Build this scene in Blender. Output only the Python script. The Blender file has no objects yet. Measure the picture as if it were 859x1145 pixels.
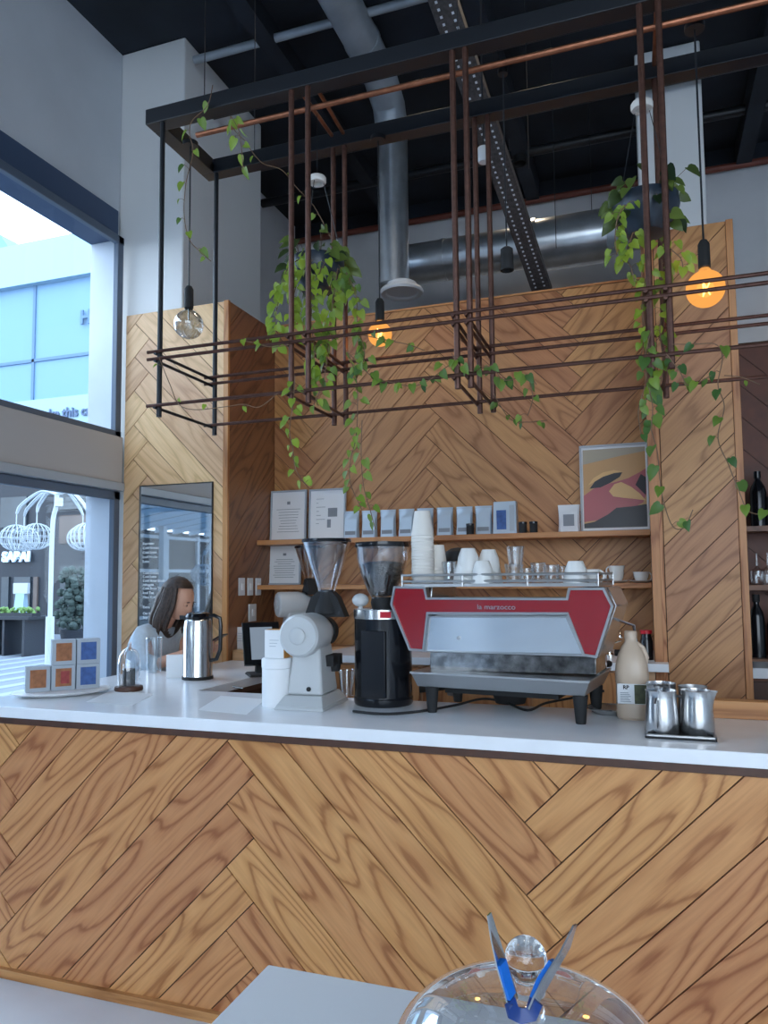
import bpy, bmesh, math, random
from mathutils import Vector, Matrix
random.seed(7)
C = bpy.context.scene
COL = C.collection
PI = math.pi
R = math.radians
# ------------------------------------------------------------------ camera
F, CX, CY, H = 845.58, 423.46, 583.88, 1.57
YAW, PIT, ROLL = R(19.502), R(4.258), R(.508)
fw = Vector((-math.sin(YAW)*math.cos(PIT), math.cos(YAW)*math.cos(PIT), math.sin(PIT)))
rt = Vector((math.cos(YAW), math.sin(YAW), 0))
up = rt.cross(fw)
rt, up = rt*math.cos(ROLL)-up*math.sin(ROLL), up*math.cos(ROLL)+rt*math.sin(ROLL)
def at(x, y, X=None, Y=None, Z=None):
    """world point seen at photo pixel (x, y) on the plane X=, Y= or Z="""
    d = fw + rt*((x-CX)/F) - up*((y-CY)/F)
    if X is not None: t = X/d.x
    elif Y is not None: t = Y/d.y
    else: t = (Z-H)/d.z
    return Vector((t*d.x, t*d.y, H+t*d.z))
cam = bpy.data.cameras.new('camera')
cam.sensor_fit = 'HORIZONTAL'; cam.sensor_width = 36; cam.lens = 36*F/859; cam.shift_x = (429.5-CX)/859; cam.shift_y = (CY-572.5)/859; cam.clip_start = .02; cam.clip_end = 300
co = bpy.data.objects.new('camera', cam); COL.objects.link(co)
M3 = Matrix((rt, up, -fw)).transposed()
co.matrix_world = Matrix.Translation((0, 0, H)) @ M3.to_4x4()
C.camera = co
# ------------------------------------------------------------------ materials
def nt(name):
    m = bpy.data.materials.new(name); m.use_nodes = True
    n = m.node_tree.nodes; l = m.node_tree.links
    return m, n, l, n['Principled BSDF']
def mat(name, col, rough=.5, metal=0, emit=None, es=0, noise=0, nscale=20, bump=0, spec=.5, coat=0):
    m, n, l, b = nt(name)
    b.inputs['Base Color'].default_value = (*col, 1)
    b.inputs['Roughness'].default_value = rough
    b.inputs['Metallic'].default_value = metal
    b.inputs['Specular IOR Level'].default_value = spec
    b.inputs['Coat Weight'].default_value = coat
    if emit: b.inputs['Emission Color'].default_value = (*emit, 1); b.inputs['Emission Strength'].default_value = es
    if noise or bump:
        tc = n.new('ShaderNodeTexCoord'); no = n.new('ShaderNodeTexNoise'); no.inputs['Scale'].default_value = nscale
        no.inputs['Detail'].default_value = 5
        l.new(tc.outputs['Object'], no.inputs['Vector'])
        if noise:
            cr = n.new('ShaderNodeValToRGB')
            cr.color_ramp.elements[0].position = .3; cr.color_ramp.elements[1].position = .7
            cr.color_ramp.elements[0].color = (*[max(0, c*(1-noise)) for c in col], 1)
            cr.color_ramp.elements[1].color = (*[min(1, c*(1+noise)) for c in col], 1)
            l.new(no.outputs['Fac'], cr.inputs[0]); l.new(cr.outputs[0], b.inputs['Base Color'])
        if bump:
            bp = n.new('ShaderNodeBump'); bp.inputs['Strength'].default_value = bump; bp.inputs['Distance'].default_value = .01
            l.new(no.outputs['Fac'], bp.inputs['Height']); l.new(bp.outputs[0], b.inputs['Normal'])
    return m
def srgb(r, g, b):
    f = lambda c: ((c/255+.055)/1.055)**2.4 if c > 10 else c/255/12.92
    return (f(r), f(g), f(b))
def wood(name, dark, mid, light, sat=1.0, rough=.45, rings=9.0):
    """plain-sawn plank: uv.x runs along the plank in metres, uv.y across; 'rnd' varies every plank"""
    m, n, l, b = nt(name)
    uv = n.new('ShaderNodeUVMap'); uv.uv_map = 'UVMap'
    at_ = n.new('ShaderNodeAttribute'); at_.attribute_name = 'rnd'
    mp = n.new('ShaderNodeMapping'); mp.inputs['Scale'].default_value = (.9, 5.0, 1)
    l.new(uv.outputs[0], mp.inputs[0])
    n1 = n.new('ShaderNodeTexNoise'); n1.inputs['Scale'].default_value = 1.15; n1.inputs['Detail'].default_value = 1.5; n1.inputs['Roughness'].default_value = .35
    l.new(mp.outputs[0], n1.inputs['Vector'])
    mu = n.new('ShaderNodeMath'); mu.operation = 'MULTIPLY'; mu.inputs[1].default_value = rings*6.28
    l.new(n1.outputs['Fac'], mu.inputs[0])
    mp2 = n.new('ShaderNodeMapping'); mp2.inputs['Scale'].default_value = (4, 60, 1)
    l.new(uv.outputs[0], mp2.inputs[0])
    n2 = n.new('ShaderNodeTexNoise'); n2.inputs['Scale'].default_value = 1.6; n2.inputs['Detail'].default_value = 6
    l.new(mp2.outputs[0], n2.inputs['Vector'])
    ad = n.new('ShaderNodeMath'); ad.operation = 'MULTIPLY_ADD'; ad.inputs[1].default_value = 1.6
    l.new(n2.outputs['Fac'], ad.inputs[0]); l.new(mu.outputs[0], ad.inputs[2])
    si = n.new('ShaderNodeMath'); si.operation = 'SINE'; l.new(ad.outputs[0], si.inputs[0])
    mr = n.new('ShaderNodeMapRange'); mr.inputs[1].default_value = -1; mr.inputs[2].default_value = 1
    l.new(si.outputs[0], mr.inputs[0])
    cr = n.new('ShaderNodeValToRGB'); e = cr.color_ramp.elements
    e[0].position = 0; e[0].color = (*dark, 1); e[1].position = 1; e[1].color = (*light, 1)
    k = e.new(.20); k.color = (*mid, 1)
    k = e.new(.06); k.color = (*[(a+c)/2 for a, c in zip(dark, mid)], 1)
    l.new(mr.outputs[0], cr.inputs[0])
    # fine streaks
    cr2 = n.new('ShaderNodeValToRGB'); cr2.color_ramp.elements[0].position = .35; cr2.color_ramp.elements[1].position = .6
    cr2.color_ramp.elements[0].color = (.78, .74, .70, 1); cr2.color_ramp.elements[1].color = (1, 1, 1, 1)
    l.new(n2.outputs['Fac'], cr2.inputs[0])
    mx = n.new('ShaderNodeMix'); mx.data_type = 'RGBA'; mx.blend_type = 'MULTIPLY'; mx.inputs[0].default_value = .5
    l.new(cr.outputs[0], mx.inputs[6]); l.new(cr2.outputs[0], mx.inputs[7])
    hs = n.new('ShaderNodeHueSaturation')
    mv = n.new('ShaderNodeMapRange'); mv.inputs[3].default_value = .88; mv.inputs[4].default_value = 1.12
    l.new(at_.outputs['Fac'], mv.inputs[0]); l.new(mv.outputs[0], hs.inputs['Value'])
    mh = n.new('ShaderNodeMapRange'); mh.inputs[3].default_value = .493; mh.inputs[4].default_value = .507
    l.new(at_.outputs['Fac'], mh.inputs[0]); l.new(mh.outputs[0], hs.inputs['Hue'])
    hs.inputs['Saturation'].default_value = sat
    l.new(mx.outputs[2], hs.inputs['Color']); l.new(hs.outputs[0], b.inputs['Base Color'])
    b.inputs['Roughness'].default_value = rough
    return m
def glass(name, tint=(1, 1, 1), refl=.12, rough=.0, facing=.6, edge=None):
    """thin clear glass: see-through, stronger mirror reflection at grazing angles"""
    m = bpy.data.materials.new(name); m.use_nodes = True
    n = m.node_tree.nodes; l = m.node_tree.links; n.clear()
    o = n.new('ShaderNodeOutputMaterial'); t = n.new('ShaderNodeBsdfTransparent'); t.inputs[0].default_value = (*tint, 1)
    g = n.new('ShaderNodeBsdfGlossy'); g.inputs['Roughness'].default_value = rough; g.inputs['Color'].default_value = (1, 1, 1, 1)
    lw = n.new('ShaderNodeLayerWeight'); lw.inputs['Blend'].default_value = facing
    mr = n.new('ShaderNodeMapRange'); mr.inputs[3].default_value = refl*.35; mr.inputs[4].default_value = min(1, refl*3)
    pw = n.new('ShaderNodeMath'); pw.operation = 'POWER'; pw.inputs[1].default_value = 2.0
    l.new(lw.outputs['Facing'], pw.inputs[0]); l.new(pw.outputs[0], mr.inputs[0])
    mx = n.new('ShaderNodeMixShader'); l.new(mr.outputs[0], mx.inputs[0])
    l.new(t.outputs[0], mx.inputs[1]); l.new(g.outputs[0], mx.inputs[2]); l.new(mx.outputs[0], o.inputs[0])
    return m
M = {}
M['wood'] = wood('oak_planks', srgb(160, 98, 54), srgb(194, 132, 80), srgb(206, 145, 92), rings=12)
M['woodb'] = wood('oak_planks_back', srgb(156, 104, 62), srgb(180, 126, 80), srgb(190, 136, 88), rings=9)
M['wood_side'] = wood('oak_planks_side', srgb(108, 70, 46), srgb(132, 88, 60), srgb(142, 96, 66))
M['woodtrim'] = wood('oak_trim', srgb(160, 102, 56), srgb(190, 130, 78), srgb(202, 144, 90), rings=4)
M['woodpale_daylit'] = wood('oak_pale_daylit', srgb(206, 162, 116), srgb(220, 176, 130), srgb(226, 184, 138), rings=8)  # daylight wash put into the left panel's oak colour; cabinets share the tone
M['darkwood'] = mat('dark_wood', srgb(78, 48, 34), .5, noise=.2, nscale=14)
M['gap'] = mat('joint_dark', srgb(70, 45, 28), .9)
M['counter'] = mat('white_stone', (.87, .88, .90), .22, noise=.03, nscale=8)
M['white'] = mat('white_paint', (.88, .89, .90), .45)
M['whiteplaster'] = mat('white_plaster', (.80, .80, .79), .85, bump=.25, nscale=9)
M['wallgrey'] = mat('grey_plaster', (.62, .65, .69), .9, noise=.04, nscale=3, bump=.1)
M['wallback'] = mat('rear_wall_plaster', (.66, .66, .68), .9, noise=.05, nscale=3)
M['ceil'] = mat('ceiling_navy', (.013, .018, .027), .8, noise=.5, nscale=2)
M['black'] = mat('black_steel', (.012, .014, .018), .38)
M['blackmatte'] = mat('black_matte', (.012, .012, .013), .7)
M['blackpl'] = mat('black_gloss', (.008, .009, .012), .18)
M['copper'] = mat('aged_copper', srgb(150, 96, 70), .38, .75, noise=.25, nscale=30)
M['rod'] = mat('brown_rod', srgb(92, 62, 52), .45, .55, noise=.25, nscale=40)
M['duct'] = mat('galvanised_duct', (.66, .70, .74), .28, .85, noise=.15, nscale=6)
M['ductp'] = mat('painted_duct', (.36, .40, .44), .45, .3, noise=.15, nscale=5)
M['strut'] = mat('slotted_strut', (.055, .05, .05), .7, noise=.4, nscale=60)
M['brownpipe'] = mat('brown_pipe', srgb(120, 62, 48), .5)
M['steel'] = mat('stainless', (.62, .62, .62), .22, .95, noise=.04, nscale=10)
M['steelb'] = mat('brushed_steel', (.5, .5, .5), .33, .9)
M['chrome'] = mat('chrome', (.8, .8, .8), .07, 1)
M['mirror'] = mat('mirror_silver', (.74, .78, .80), .02, 1)
M['polish'] = mat('polished_panel', (.80, .80, .80), .06, 1)
M['red'] = mat('red_enamel', srgb(150, 16, 28), .14, coat=.6)
M['redt'] = mat('red_cap', srgb(190, 20, 40), .4)
M['frame'] = mat('window_metal', srgb(92, 104, 120), .5)
M['framel'] = mat('window_metal_light', srgb(172, 178, 184), .5)
M['lintel'] = mat('blue_steel', srgb(66, 84, 112), .6)
M['trans'] = mat('transom_grey', (.50, .47, .45), .7)
M['glasswin'] = glass('window_glass', (.93, .965, 1.0), .015)
M['glass'] = glass('clear_glass', (.93, .95, .96), .22)
M['glassd'] = glass('dome_glass', (.95, .96, .97), .30)
M['hopper'] = glass('smoky_glass', (.97, .97, .97), .30)
M['bulbclear'] = glass('bulb_glass', (.72, .72, .70), .28)
M['paper'] = mat('paper', (.82, .83, .84), .8)
M['paperg'] = mat('grey_print', (.25, .27, .30), .8)
M['cup'] = mat('cup_white', (.80, .79, .76), .3)
M['papercup'] = mat('paper_cup', (.80, .76, .70), .6)
M['rubber'] = mat('rubber', (.015, .015, .016), .7)
M['amber'] = None
M['skin'] = mat('skin', srgb(214, 160, 132), .5)
M['hair'] = mat('dark_hair', (.045, .026, .018), .5, noise=.6, nscale=60, bump=.4)
M['shirt'] = mat('pale_shirt', srgb(196, 208, 218), .85, noise=.06, nscale=60)
M['trouser'] = mat('dark_cloth', (.03, .03, .04), .8)
M['milk'] = mat('milk_plastic', srgb(204, 182, 160), .35)
M['beans'] = mat('coffee_beans', (.035, .02, .012), .55, noise=.7, nscale=180, bump=1)
M['bag'] = mat('foil_bag', srgb(182, 196, 208), .35, .2, bump=.2, nscale=15)
M['soil'] = mat('soil', (.02, .014, .01), .9)
M['pot'] = mat('navy_pot', (.02, .032, .05), .35, noise=.5, nscale=12)
M['floor'] = mat('pale_floor', (.80, .82, .84), .35, noise=.05, nscale=3)
M['floord'] = mat('work_floor', (.12, .11, .11), .6)
M['screen'] = mat('tablet_screen', (.03, .03, .03), .2, emit=(.55, .7, .9), es=.35)
M['tblue'] = mat('blue_silicone', srgb(20, 110, 205), .35)
M['orange'] = mat('orange_card', srgb(220, 150, 60), .6)
M['brownc'] = mat('brown_print', srgb(158, 100, 62), .6, noise=.25, nscale=50)
M['redc'] = mat('red_print', srgb(160, 62, 60), .6, noise=.25, nscale=50)
M['bluec'] = mat('blue_print', srgb(60, 92, 150), .6, noise=.25, nscale=40)
M['cardg'] = mat('grey_card', srgb(170, 178, 186), .6)
M['plastwhite'] = mat('white_plastic', (.7, .72, .74), .4)
M['cream'] = mat('grinder_enamel', (.56, .57, .57), .32)
# outside
M['facade'] = mat('facade_blue', srgb(100, 134, 164), .6)
M['facadeb'] = mat('facade_band', srgb(134, 160, 176), .6)
M['facline'] = mat('facade_joint', srgb(80, 108, 134), .7)
M['pilw'] = mat('pillar_white', srgb(130, 137, 140), .8)
M['pilg'] = mat('pillar_grey', srgb(100, 108, 112), .8)
M['shop'] = mat('shopfront_navy', srgb(16, 22, 32), .6)
M['shopg'] = mat('shopfront_glass', srgb(46, 54, 60), .3, noise=.5, nscale=.8)
M['shoptan'] = mat('shopfront_tan', srgb(84, 72, 66), .7, noise=.3, nscale=1)
M['paving'] = mat('paving', srgb(104, 110, 118), .8, noise=.08, nscale=1)
M['pavel'] = mat('paving_light', srgb(128, 136, 144), .8)
M['owhite'] = mat('outside_white', srgb(160, 168, 174), .5)
M['sky_sign'] = mat('sign_light', srgb(200, 220, 240), .5, emit=(.6, .8, 1), es=.2)
# leaves
def leafmat(name, a, b_, tr):
    m, n, l, b = nt(name)
    at_ = n.new('ShaderNodeAttribute'); at_.attribute_name = 'rnd'
    cr = n.new('ShaderNodeValToRGB'); cr.color_ramp.elements[0].color = (*a, 1); cr.color_ramp.elements[1].color = (*b_, 1)
    l.new(at_.outputs['Fac'], cr.inputs[0]); l.new(cr.outputs[0], b.inputs['Base Color'])
    b.inputs['Roughness'].default_value = .4
    tl = n.new('ShaderNodeBsdfTranslucent'); l.new(cr.outputs[0], tl.inputs[0])
    mx = n.new('ShaderNodeMixShader'); mx.inputs[0].default_value = tr
    l.new(b.outputs[0], mx.inputs[1]); l.new(tl.outputs[0], mx.inputs[2]); l.new(mx.outputs[0], n['Material Output'].inputs[0])
    return m
M['leaf'] = leafmat('pothos_leaf', srgb(66, 108, 56), srgb(164, 190, 66), .4)
M['leafd'] = leafmat('pothos_leaf_dark', srgb(38, 56, 34), srgb(108, 128, 58), .3)
M['stem'] = mat('vine_stem', srgb(120, 92, 68), .7)
M['plantout'] = mat('outdoor_foliage', srgb(96, 128, 66), .7, noise=.4, nscale=20)
# lit bulb: glowing amber envelope round a bright filament
def emitm(name, col, s):
    m = bpy.data.materials.new(name); m.use_nodes = True; n = m.node_tree.nodes; l = m.node_tree.links; n.clear()
    o = n.new('ShaderNodeOutputMaterial'); e = n.new('ShaderNodeEmission'); e.inputs[0].default_value = (*col, 1); e.inputs[1].default_value = s
    l.new(e.outputs[0], o.inputs[0]); return m
def bulbm():
    m = bpy.data.materials.new('amber_bulb'); m.use_nodes = True; n = m.node_tree.nodes; l = m.node_tree.links; n.clear()
    o = n.new('ShaderNodeOutputMaterial'); e = n.new('ShaderNodeEmission'); e.inputs[0].default_value = (1, .42, .10, 1); e.inputs[1].default_value = 1.15
    t = n.new('ShaderNodeBsdfTransparent'); t.inputs[0].default_value = (1, .8, .5, 1)
    mx = n.new('ShaderNodeMixShader'); mx.inputs[0].default_value = .62
    l.new(t.outputs[0], mx.inputs[1]); l.new(e.outputs[0], mx.inputs[2]); l.new(mx.outputs[0], o.inputs[0]); return m
M['amber'] = bulbm()
M['glow'] = bulbm(); M['glow'].node_tree.nodes['Emission'].inputs[0].default_value = (1, .55, .2, 1); M['glow'].node_tree.nodes['Emission'].inputs[1].default_value = 2.6; M['glow'].node_tree.nodes['Mix Shader'].inputs[0].default_value = .3
M['filament'] = emitm('filament_glow', (1, .72, .35), 22)
# ------------------------------------------------------------------ geometry helpers
def bm_(): return bmesh.new()
def V(bm, p): return bm.verts.new(p)
def face(bm, vs, mi=0):
    try: f = bm.faces.new(vs); f.material_index = mi; return f
    except ValueError: return None
def box(bm, x0, x1, y0, y1, z0, z1, mi=0, mtx=None):
    p = [(x0, y0, z0), (x1, y0, z0), (x1, y1, z0), (x0, y1, z0), (x0, y0, z1), (x1, y0, z1), (x1, y1, z1), (x0, y1, z1)]
    v = [V(bm, (mtx @ Vector(q)) if mtx else q) for q in p]
    for f in ((3, 2, 1, 0), (4, 5, 6, 7), (0, 1, 5, 4), (1, 2, 6, 5), (2, 3, 7, 6), (3, 0, 4, 7)): face(bm, [v[i] for i in f], mi)
def frustum(bm, b0, b1, z0, z1, mi=0):
    """b = (x0,x1,y0,y1) bottom and top rectangles"""
    v = [V(bm, q) for q in ((b0[0], b0[2], z0), (b0[1], b0[2], z0), (b0[1], b0[3], z0), (b0[0], b0[3], z0), (b1[0], b1[2], z1), (b1[1], b1[2], z1), (b1[1], b1[3], z1), (b1[0], b1[3], z1))]
    for f in ((3, 2, 1, 0), (4, 5, 6, 7), (0, 1, 5, 4), (1, 2, 6, 5), (2, 3, 7, 6), (3, 0, 4, 7)): face(bm, [v[i] for i in f], mi)
def basis(d):
    d = d.normalized(); a = Vector((0, 0, 1)) if abs(d.z) < .9 else Vector((1, 0, 0))
    u = d.cross(a).normalized(); return u, u.cross(d).normalized()
def tube(bm, pts, r, seg=10, mi=0, cap=True):
    pts = [Vector(p) for p in pts]; rs = r if isinstance(r, (list, tuple)) else [r]*len(pts)
    rings = []; u = None
    for i, p in enumerate(pts):
        d = (pts[min(i+1, len(pts)-1)]-pts[max(i-1, 0)]).normalized()
        if u is None: u, w = basis(d)
        else:
            u = (u - d*u.dot(d)).normalized(); w = u.cross(d).normalized()*-1
        w = d.cross(u).normalized()
        rings.append([V(bm, p + (u*math.cos(a)+w*math.sin(a))*rs[i]) for a in (2*PI*k/seg for k in range(seg))])
    for A, B in zip(rings, rings[1:]):
        for k in range(seg): face(bm, [A[k], A[(k+1) % seg], B[(k+1) % seg], B[k]], mi)
    if cap: face(bm, rings[0][::-1], mi); face(bm, rings[-1], mi)
def lathe(bm, prof, c=(0, 0, 0), seg=28, mi=0, axis=None, sx=1, sy=1):
    """prof = [(r, h)...]; axis None = z"""
    c = Vector(c); d = Vector(axis).normalized() if axis else Vector((0, 0, 1))
    if axis: u, w = basis(d); w = d.cross(u)
    else: u, w = Vector((1, 0, 0)), Vector((0, 1, 0))
    rings = []
    for r, h in prof:
        if r < 1e-6: rings.append([V(bm, c+d*h)])
        else: rings.append([V(bm, c+d*h+u*math.cos(a)*r*sx+w*math.sin(a)*r*sy) for a in (2*PI*k/seg for k in range(seg))])
    for A, B in zip(rings, rings[1:]):
        for k in range(seg):
            k2 = (k+1) % seg
            if len(A) == 1 and len(B) == 1: continue
            if len(A) == 1: face(bm, [A[0], B[k2], B[k]], mi)
            elif len(B) == 1: face(bm, [A[k], A[k2], B[0]], mi)
            else: face(bm, [A[k], A[k2], B[k2], B[k]], mi)
def sphere(bm, c, r, seg=16, rings=10, sc=(1, 1, 1), mi=0):
    c = Vector(c); rr = []
    for i in range(rings+1):
        th = PI*i/rings
        if i in (0, rings): rr.append([V(bm, c+Vector((0, 0, r*math.cos(th)*sc[2])))])
        else: rr.append([V(bm, c+Vector((r*math.sin(th)*math.cos(a)*sc[0], r*math.sin(th)*math.sin(a)*sc[1], r*math.cos(th)*sc[2]))) for a in (2*PI*k/seg for k in range(seg))])
    for A, B in zip(rr, rr[1:]):
        for k in range(seg):
            k2 = (k+1) % seg
            if len(A) == 1: face(bm, [A[0], B[k], B[k2]], mi)
            elif len(B) == 1: face(bm, [A[k], B[0], A[k2]], mi)
            else: face(bm, [A[k], B[k], B[k2], A[k2]], mi)
def prism(bm, poly, y0, y1, mi=0, f=None):
    """poly in local xz, extruded along y"""
    f = f or (lambda x, y, z: (x, y, z))
    a = [V(bm, f(x, y0, z)) for x, z in poly]; b = [V(bm, f(x, y1, z)) for x, z in poly]
    face(bm, a, mi); face(bm, b[::-1], mi)
    n = len(poly)
    for i in range(n): face(bm, [a[i], b[i], b[(i+1) % n], a[(i+1) % n]], mi)
def ringprism(bm, outer, inner, y0, y1, mi=0):
    """frame between two outlines with the same number of points"""
    n = len(outer)
    A = [[V(bm, (x, y, z)) for x, z in P] for y in (y0, y1) for P in (outer, inner)]
    for i in range(n):
        j = (i+1) % n
        face(bm, [A[0][i], A[0][j], A[1][j], A[1][i]], mi); face(bm, [A[2][i], A[3][i], A[3][j], A[2][j]], mi)
        face(bm, [A[0][i], A[2][i], A[2][j], A[0][j]], mi); face(bm, [A[1][i], A[1][j], A[3][j], A[3][i]], mi)
def obj(name, bm, m, parent=None, world=False, smooth=35, bev=0, noff=False):
    if world and parent is not None: bmesh.ops.translate(bm, verts=bm.verts, vec=-parent.location)
    if not noff: bmesh.ops.recalc_face_normals(bm, faces=bm.faces)
    me = bpy.data.meshes.new(name); bm.to_mesh(me); bm.free()
    for x in (m if isinstance(m, (list, tuple)) else [m]): me.materials.append(M[x] if isinstance(x, str) else x)
    o = bpy.data.objects.new(name, me); COL.objects.link(o)
    if smooth: me.shade_smooth(); me.set_sharp_from_angle(angle=R(smooth))
    if parent is not None: o.parent = parent
    if bev:
        b = o.modifiers.new('bevel', 'BEVEL'); b.width = bev; b.segments = 2; b.limit_method = 'ANGLE'; b.angle_limit = R(40)
    return o
def tag(o, label, cat, group=None, kind=None):
    o['label'] = label; o['category'] = cat
    if group: o['group'] = group
    if kind: o['kind'] = kind
    return o
def struct(o): o['kind'] = 'structure'; return o
def thing(name, label, cat, loc=(0, 0, 0), rz=0, group=None):
    o = bpy.data.objects.new(name, None); COL.objects.link(o); o.empty_display_size = .05
    o.location = loc; o.rotation_euler = (0, 0, rz); return tag(o, label, cat, group)
def dup(root, loc, rz=None, label=None, sc=None):
    r = root.copy(); COL.objects.link(r); r.location = loc
    if rz is not None: r.rotation_euler = (0, 0, rz)
    if sc: r.scale = (sc, sc, sc)
    if label: r['label'] = label
    for ch in list(root.children):
        c = ch.copy(); COL.objects.link(c); c.parent = r
        for g in list(ch.children):
            d = g.copy(); COL.objects.link(d); d.parent = c
    return r
def textmesh(name, body, size, m, parent, loc, rot=(PI/2, 0, 0), ext=.0008, align='CENTER', width=1.0, bold=0):
    cu = bpy.data.curves.new('t', 'FONT'); cu.body = body; cu.size = size; cu.extrude = ext; cu.align_x = align; cu.align_y = 'CENTER'; cu.offset = bold
    t = bpy.data.objects.new('t', cu); COL.objects.link(t)
    dg = bpy.context.evaluated_depsgraph_get(); dg.update()
    me = bpy.data.meshes.new_from_object(t.evaluated_get(dg)); bpy.data.objects.remove(t); bpy.data.curves.remove(cu)
    me.name = name; me.materials.clear(); me.materials.append(M[m])
    o = bpy.data.objects.new(name, me); COL.objects.link(o); o.location = loc; o.rotation_euler = rot; o.scale = (width, 1, 1)
    if parent is not None: o.parent = parent
    return o
def clip(poly, x0, x1, y0, y1):
    for ax, lim, sg in ((0, x0, 1), (0, x1, -1), (1, y0, 1), (1, y1, -1)):
        out = []
        for i in range(len(poly)):
            a, b = poly[i], poly[(i+1) % len(poly)]
            da, db = sg*(a[ax]-lim), sg*(b[ax]-lim)
            if da >= 0: out.append(a)
            if (da >= 0) != (db >= 0):
                t = da/(da-db); out.append((a[0]+(b[0]-a[0])*t, a[1]+(b[1]-a[1])*t))
        poly = out
        if len(poly) < 3: return []
    return poly
def herring(name, x0, x1, z0, z1, L, w, sx, sz, place, parent=None, m='wood', gap=.0022, th=.008, rs=1):
    """herringbone planks on a rectangle; place(x, z, d) -> world point, d = distance out of the surface. sx = x where '\\' meets '/' """
    rnd = random.Random(rs)
    bm = bm_(); uvl = bm.loops.layers.uv.new('UVMap'); rl = bm.loops.layers.float_color.new('rnd')
    s = math.sqrt(.5)
    g = gap
    def add(poly2, dirv, org):
        # poly2 in rotated frame -> panel coordinates
        P = [(sx+(a-b)*s, sz+(a+b)*s) for a, b in poly2]
        P = clip(P, x0+g, x1-g, z0+g, z1-g)
        if len(P) < 3: return
        q = []
        for p in P:
            if not q or (abs(p[0]-q[-1][0])+abs(p[1]-q[-1][1])) > 1e-5: q.append(p)
        if len(q) > 2 and (abs(q[0][0]-q[-1][0])+abs(q[0][1]-q[-1][1])) < 1e-5: q.pop()
        if len(q) < 3: return
        r = rnd.random(); ou, ov = rnd.uniform(0, 50), rnd.uniform(0, 50)
        top = [V(bm, place(x, z, th)) for x, z in q]; bot = [V(bm, place(x, z, 0)) for x, z in q]
        fs = [(face(bm, top), q)]
        n = len(q)
        for i in range(n):
            j = (i+1) % n
            fs.append((face(bm, [top[i], bot[i], bot[j], top[j]]), [q[i], q[i], q[j], q[j]]))
        for f, qq in fs:
            if not f: continue
            for lp, (x, z) in zip(f.loops, qq):
                a = (x-sx)*s+(z-sz)*s; b = -(x-sx)*s+(z-sz)*s
                lp[uvl].uv = ((a+ou, b+ov) if dirv == 0 else (b+ou, a+ov)); lp[rl] = (r, r, r, 1)
    K = int(max(abs(z1-sz), abs(z0-sz), 1)*1.5/w)+int(3*L/w)+4
    for T in range(-6, 7):
        for k in range(-K, K):
            ax, ay = k*w+T*L, k*w-T*L
            add([(ax+g, ay+g), (ax+L-g, ay+g), (ax+L-g, ay+w-g), (ax+g, ay+w-g)], 0, None)
            add([(ax+g, ay+w+g), (ax+w-g, ay+w+g), (ax+w-g, ay+w+L-g), (ax+g, ay+w+L-g)], 1, None)
    o = obj(name, bm, m, parent, smooth=0)
    return o
def plank(name, x0, x1, y0, y1, z0, z1, m, parent=None, along=0, bev=.0015, world=False):
    """plain board with uv along its length"""
    bm = bm_(); box(bm, x0, x1, y0, y1, z0, z1)
    if world and parent is not None: bmesh.ops.translate(bm, verts=bm.verts, vec=-parent.location)
    uvl = bm.loops.layers.uv.new('UVMap'); rl = bm.loops.layers.float_color.new('rnd')
    ou, ov, r = random.uniform(0, 40), random.uniform(0, 40), random.random()*.6+.2
    for f in bm.faces:
        for lp in f.loops:
            c = lp.vert.co; rest = [c[i] for i in range(3) if i != along]
            lp[uvl].uv = (c[along]+ou, rest[0]+rest[1]+ov); lp[rl] = (r, r, r, 1)
    return obj(name, bm, m, parent, bev=bev)

# ================================================================== SETTING
W, YF, YB, ZC, ZT, ZCEIL = -3.41, 4.195, 4.83, 1.063, 3.40, 5.31
ROOMR, ROOMB, ROOMF = 6.0, -5.0, 7.2
bm = bm_(); box(bm, W-.2, ROOMR, ROOMB, ROOMF, -.12, 0); struct(obj('floor', bm, 'floor'))
bm = bm_(); box(bm, W-.2, ROOMR, ROOMB, ROOMF, ZCEIL, ZCEIL+.15); struct(obj('ceiling', bm, 'ceil'))
bm = bm_()
box(bm, W-.2, W, ROOMB, 5.3, 4.13, ZCEIL); box(bm, W-.2, W, 4.19, 5.3, 0, 4.13); box(bm, W-.2, W, ROOMB+.1, 4.19, 0, .08); box(bm, W-.2, W, ROOMB+.1, -3.0, .08, 4.13)
struct(obj('wall_left', bm, 'wallgrey'))
bm = bm_(); box(bm, W-.2, ROOMR, ROOMF-.15, ROOMF, 0, 5.12); struct(obj('wall_back', bm, 'wallback'))
bm = bm_(); box(bm, W-.2, ROOMR, ROOMF-.15, ROOMF, 5.12, ZCEIL); struct(obj('wall_back_upper', bm, 'ceil'))
bm = bm_(); box(bm, ROOMR, ROOMR+.15, ROOMB, ROOMF, 0, ZCEIL); struct(obj('wall_right', bm, 'wallgrey'))
bm = bm_(); box(bm, W-.2, W, 5.3, ROOMF, 0, ZCEIL); struct(obj('wall_rear_left', bm, 'wallback'))
# glazed shop front behind the camera
win3 = bm_()
for i in range(6):
    x = -.9 + (ROOMR+.9)*i/5; box(win3, x-.04, x+.04, ROOMB-.04, ROOMB+.04, 0, ZCEIL)
box(win3, -.9, ROOMR, ROOMB-.03, ROOMB+.03, 0, .08); box(win3, -.9, ROOMR, ROOMB-.03, ROOMB+.03, 3.0, 3.1); box(win3, -.9, ROOMR, ROOMB-.03, ROOMB+.03, 5.0, ZCEIL)
struct(obj('window_3', win3, 'frame'))
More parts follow.
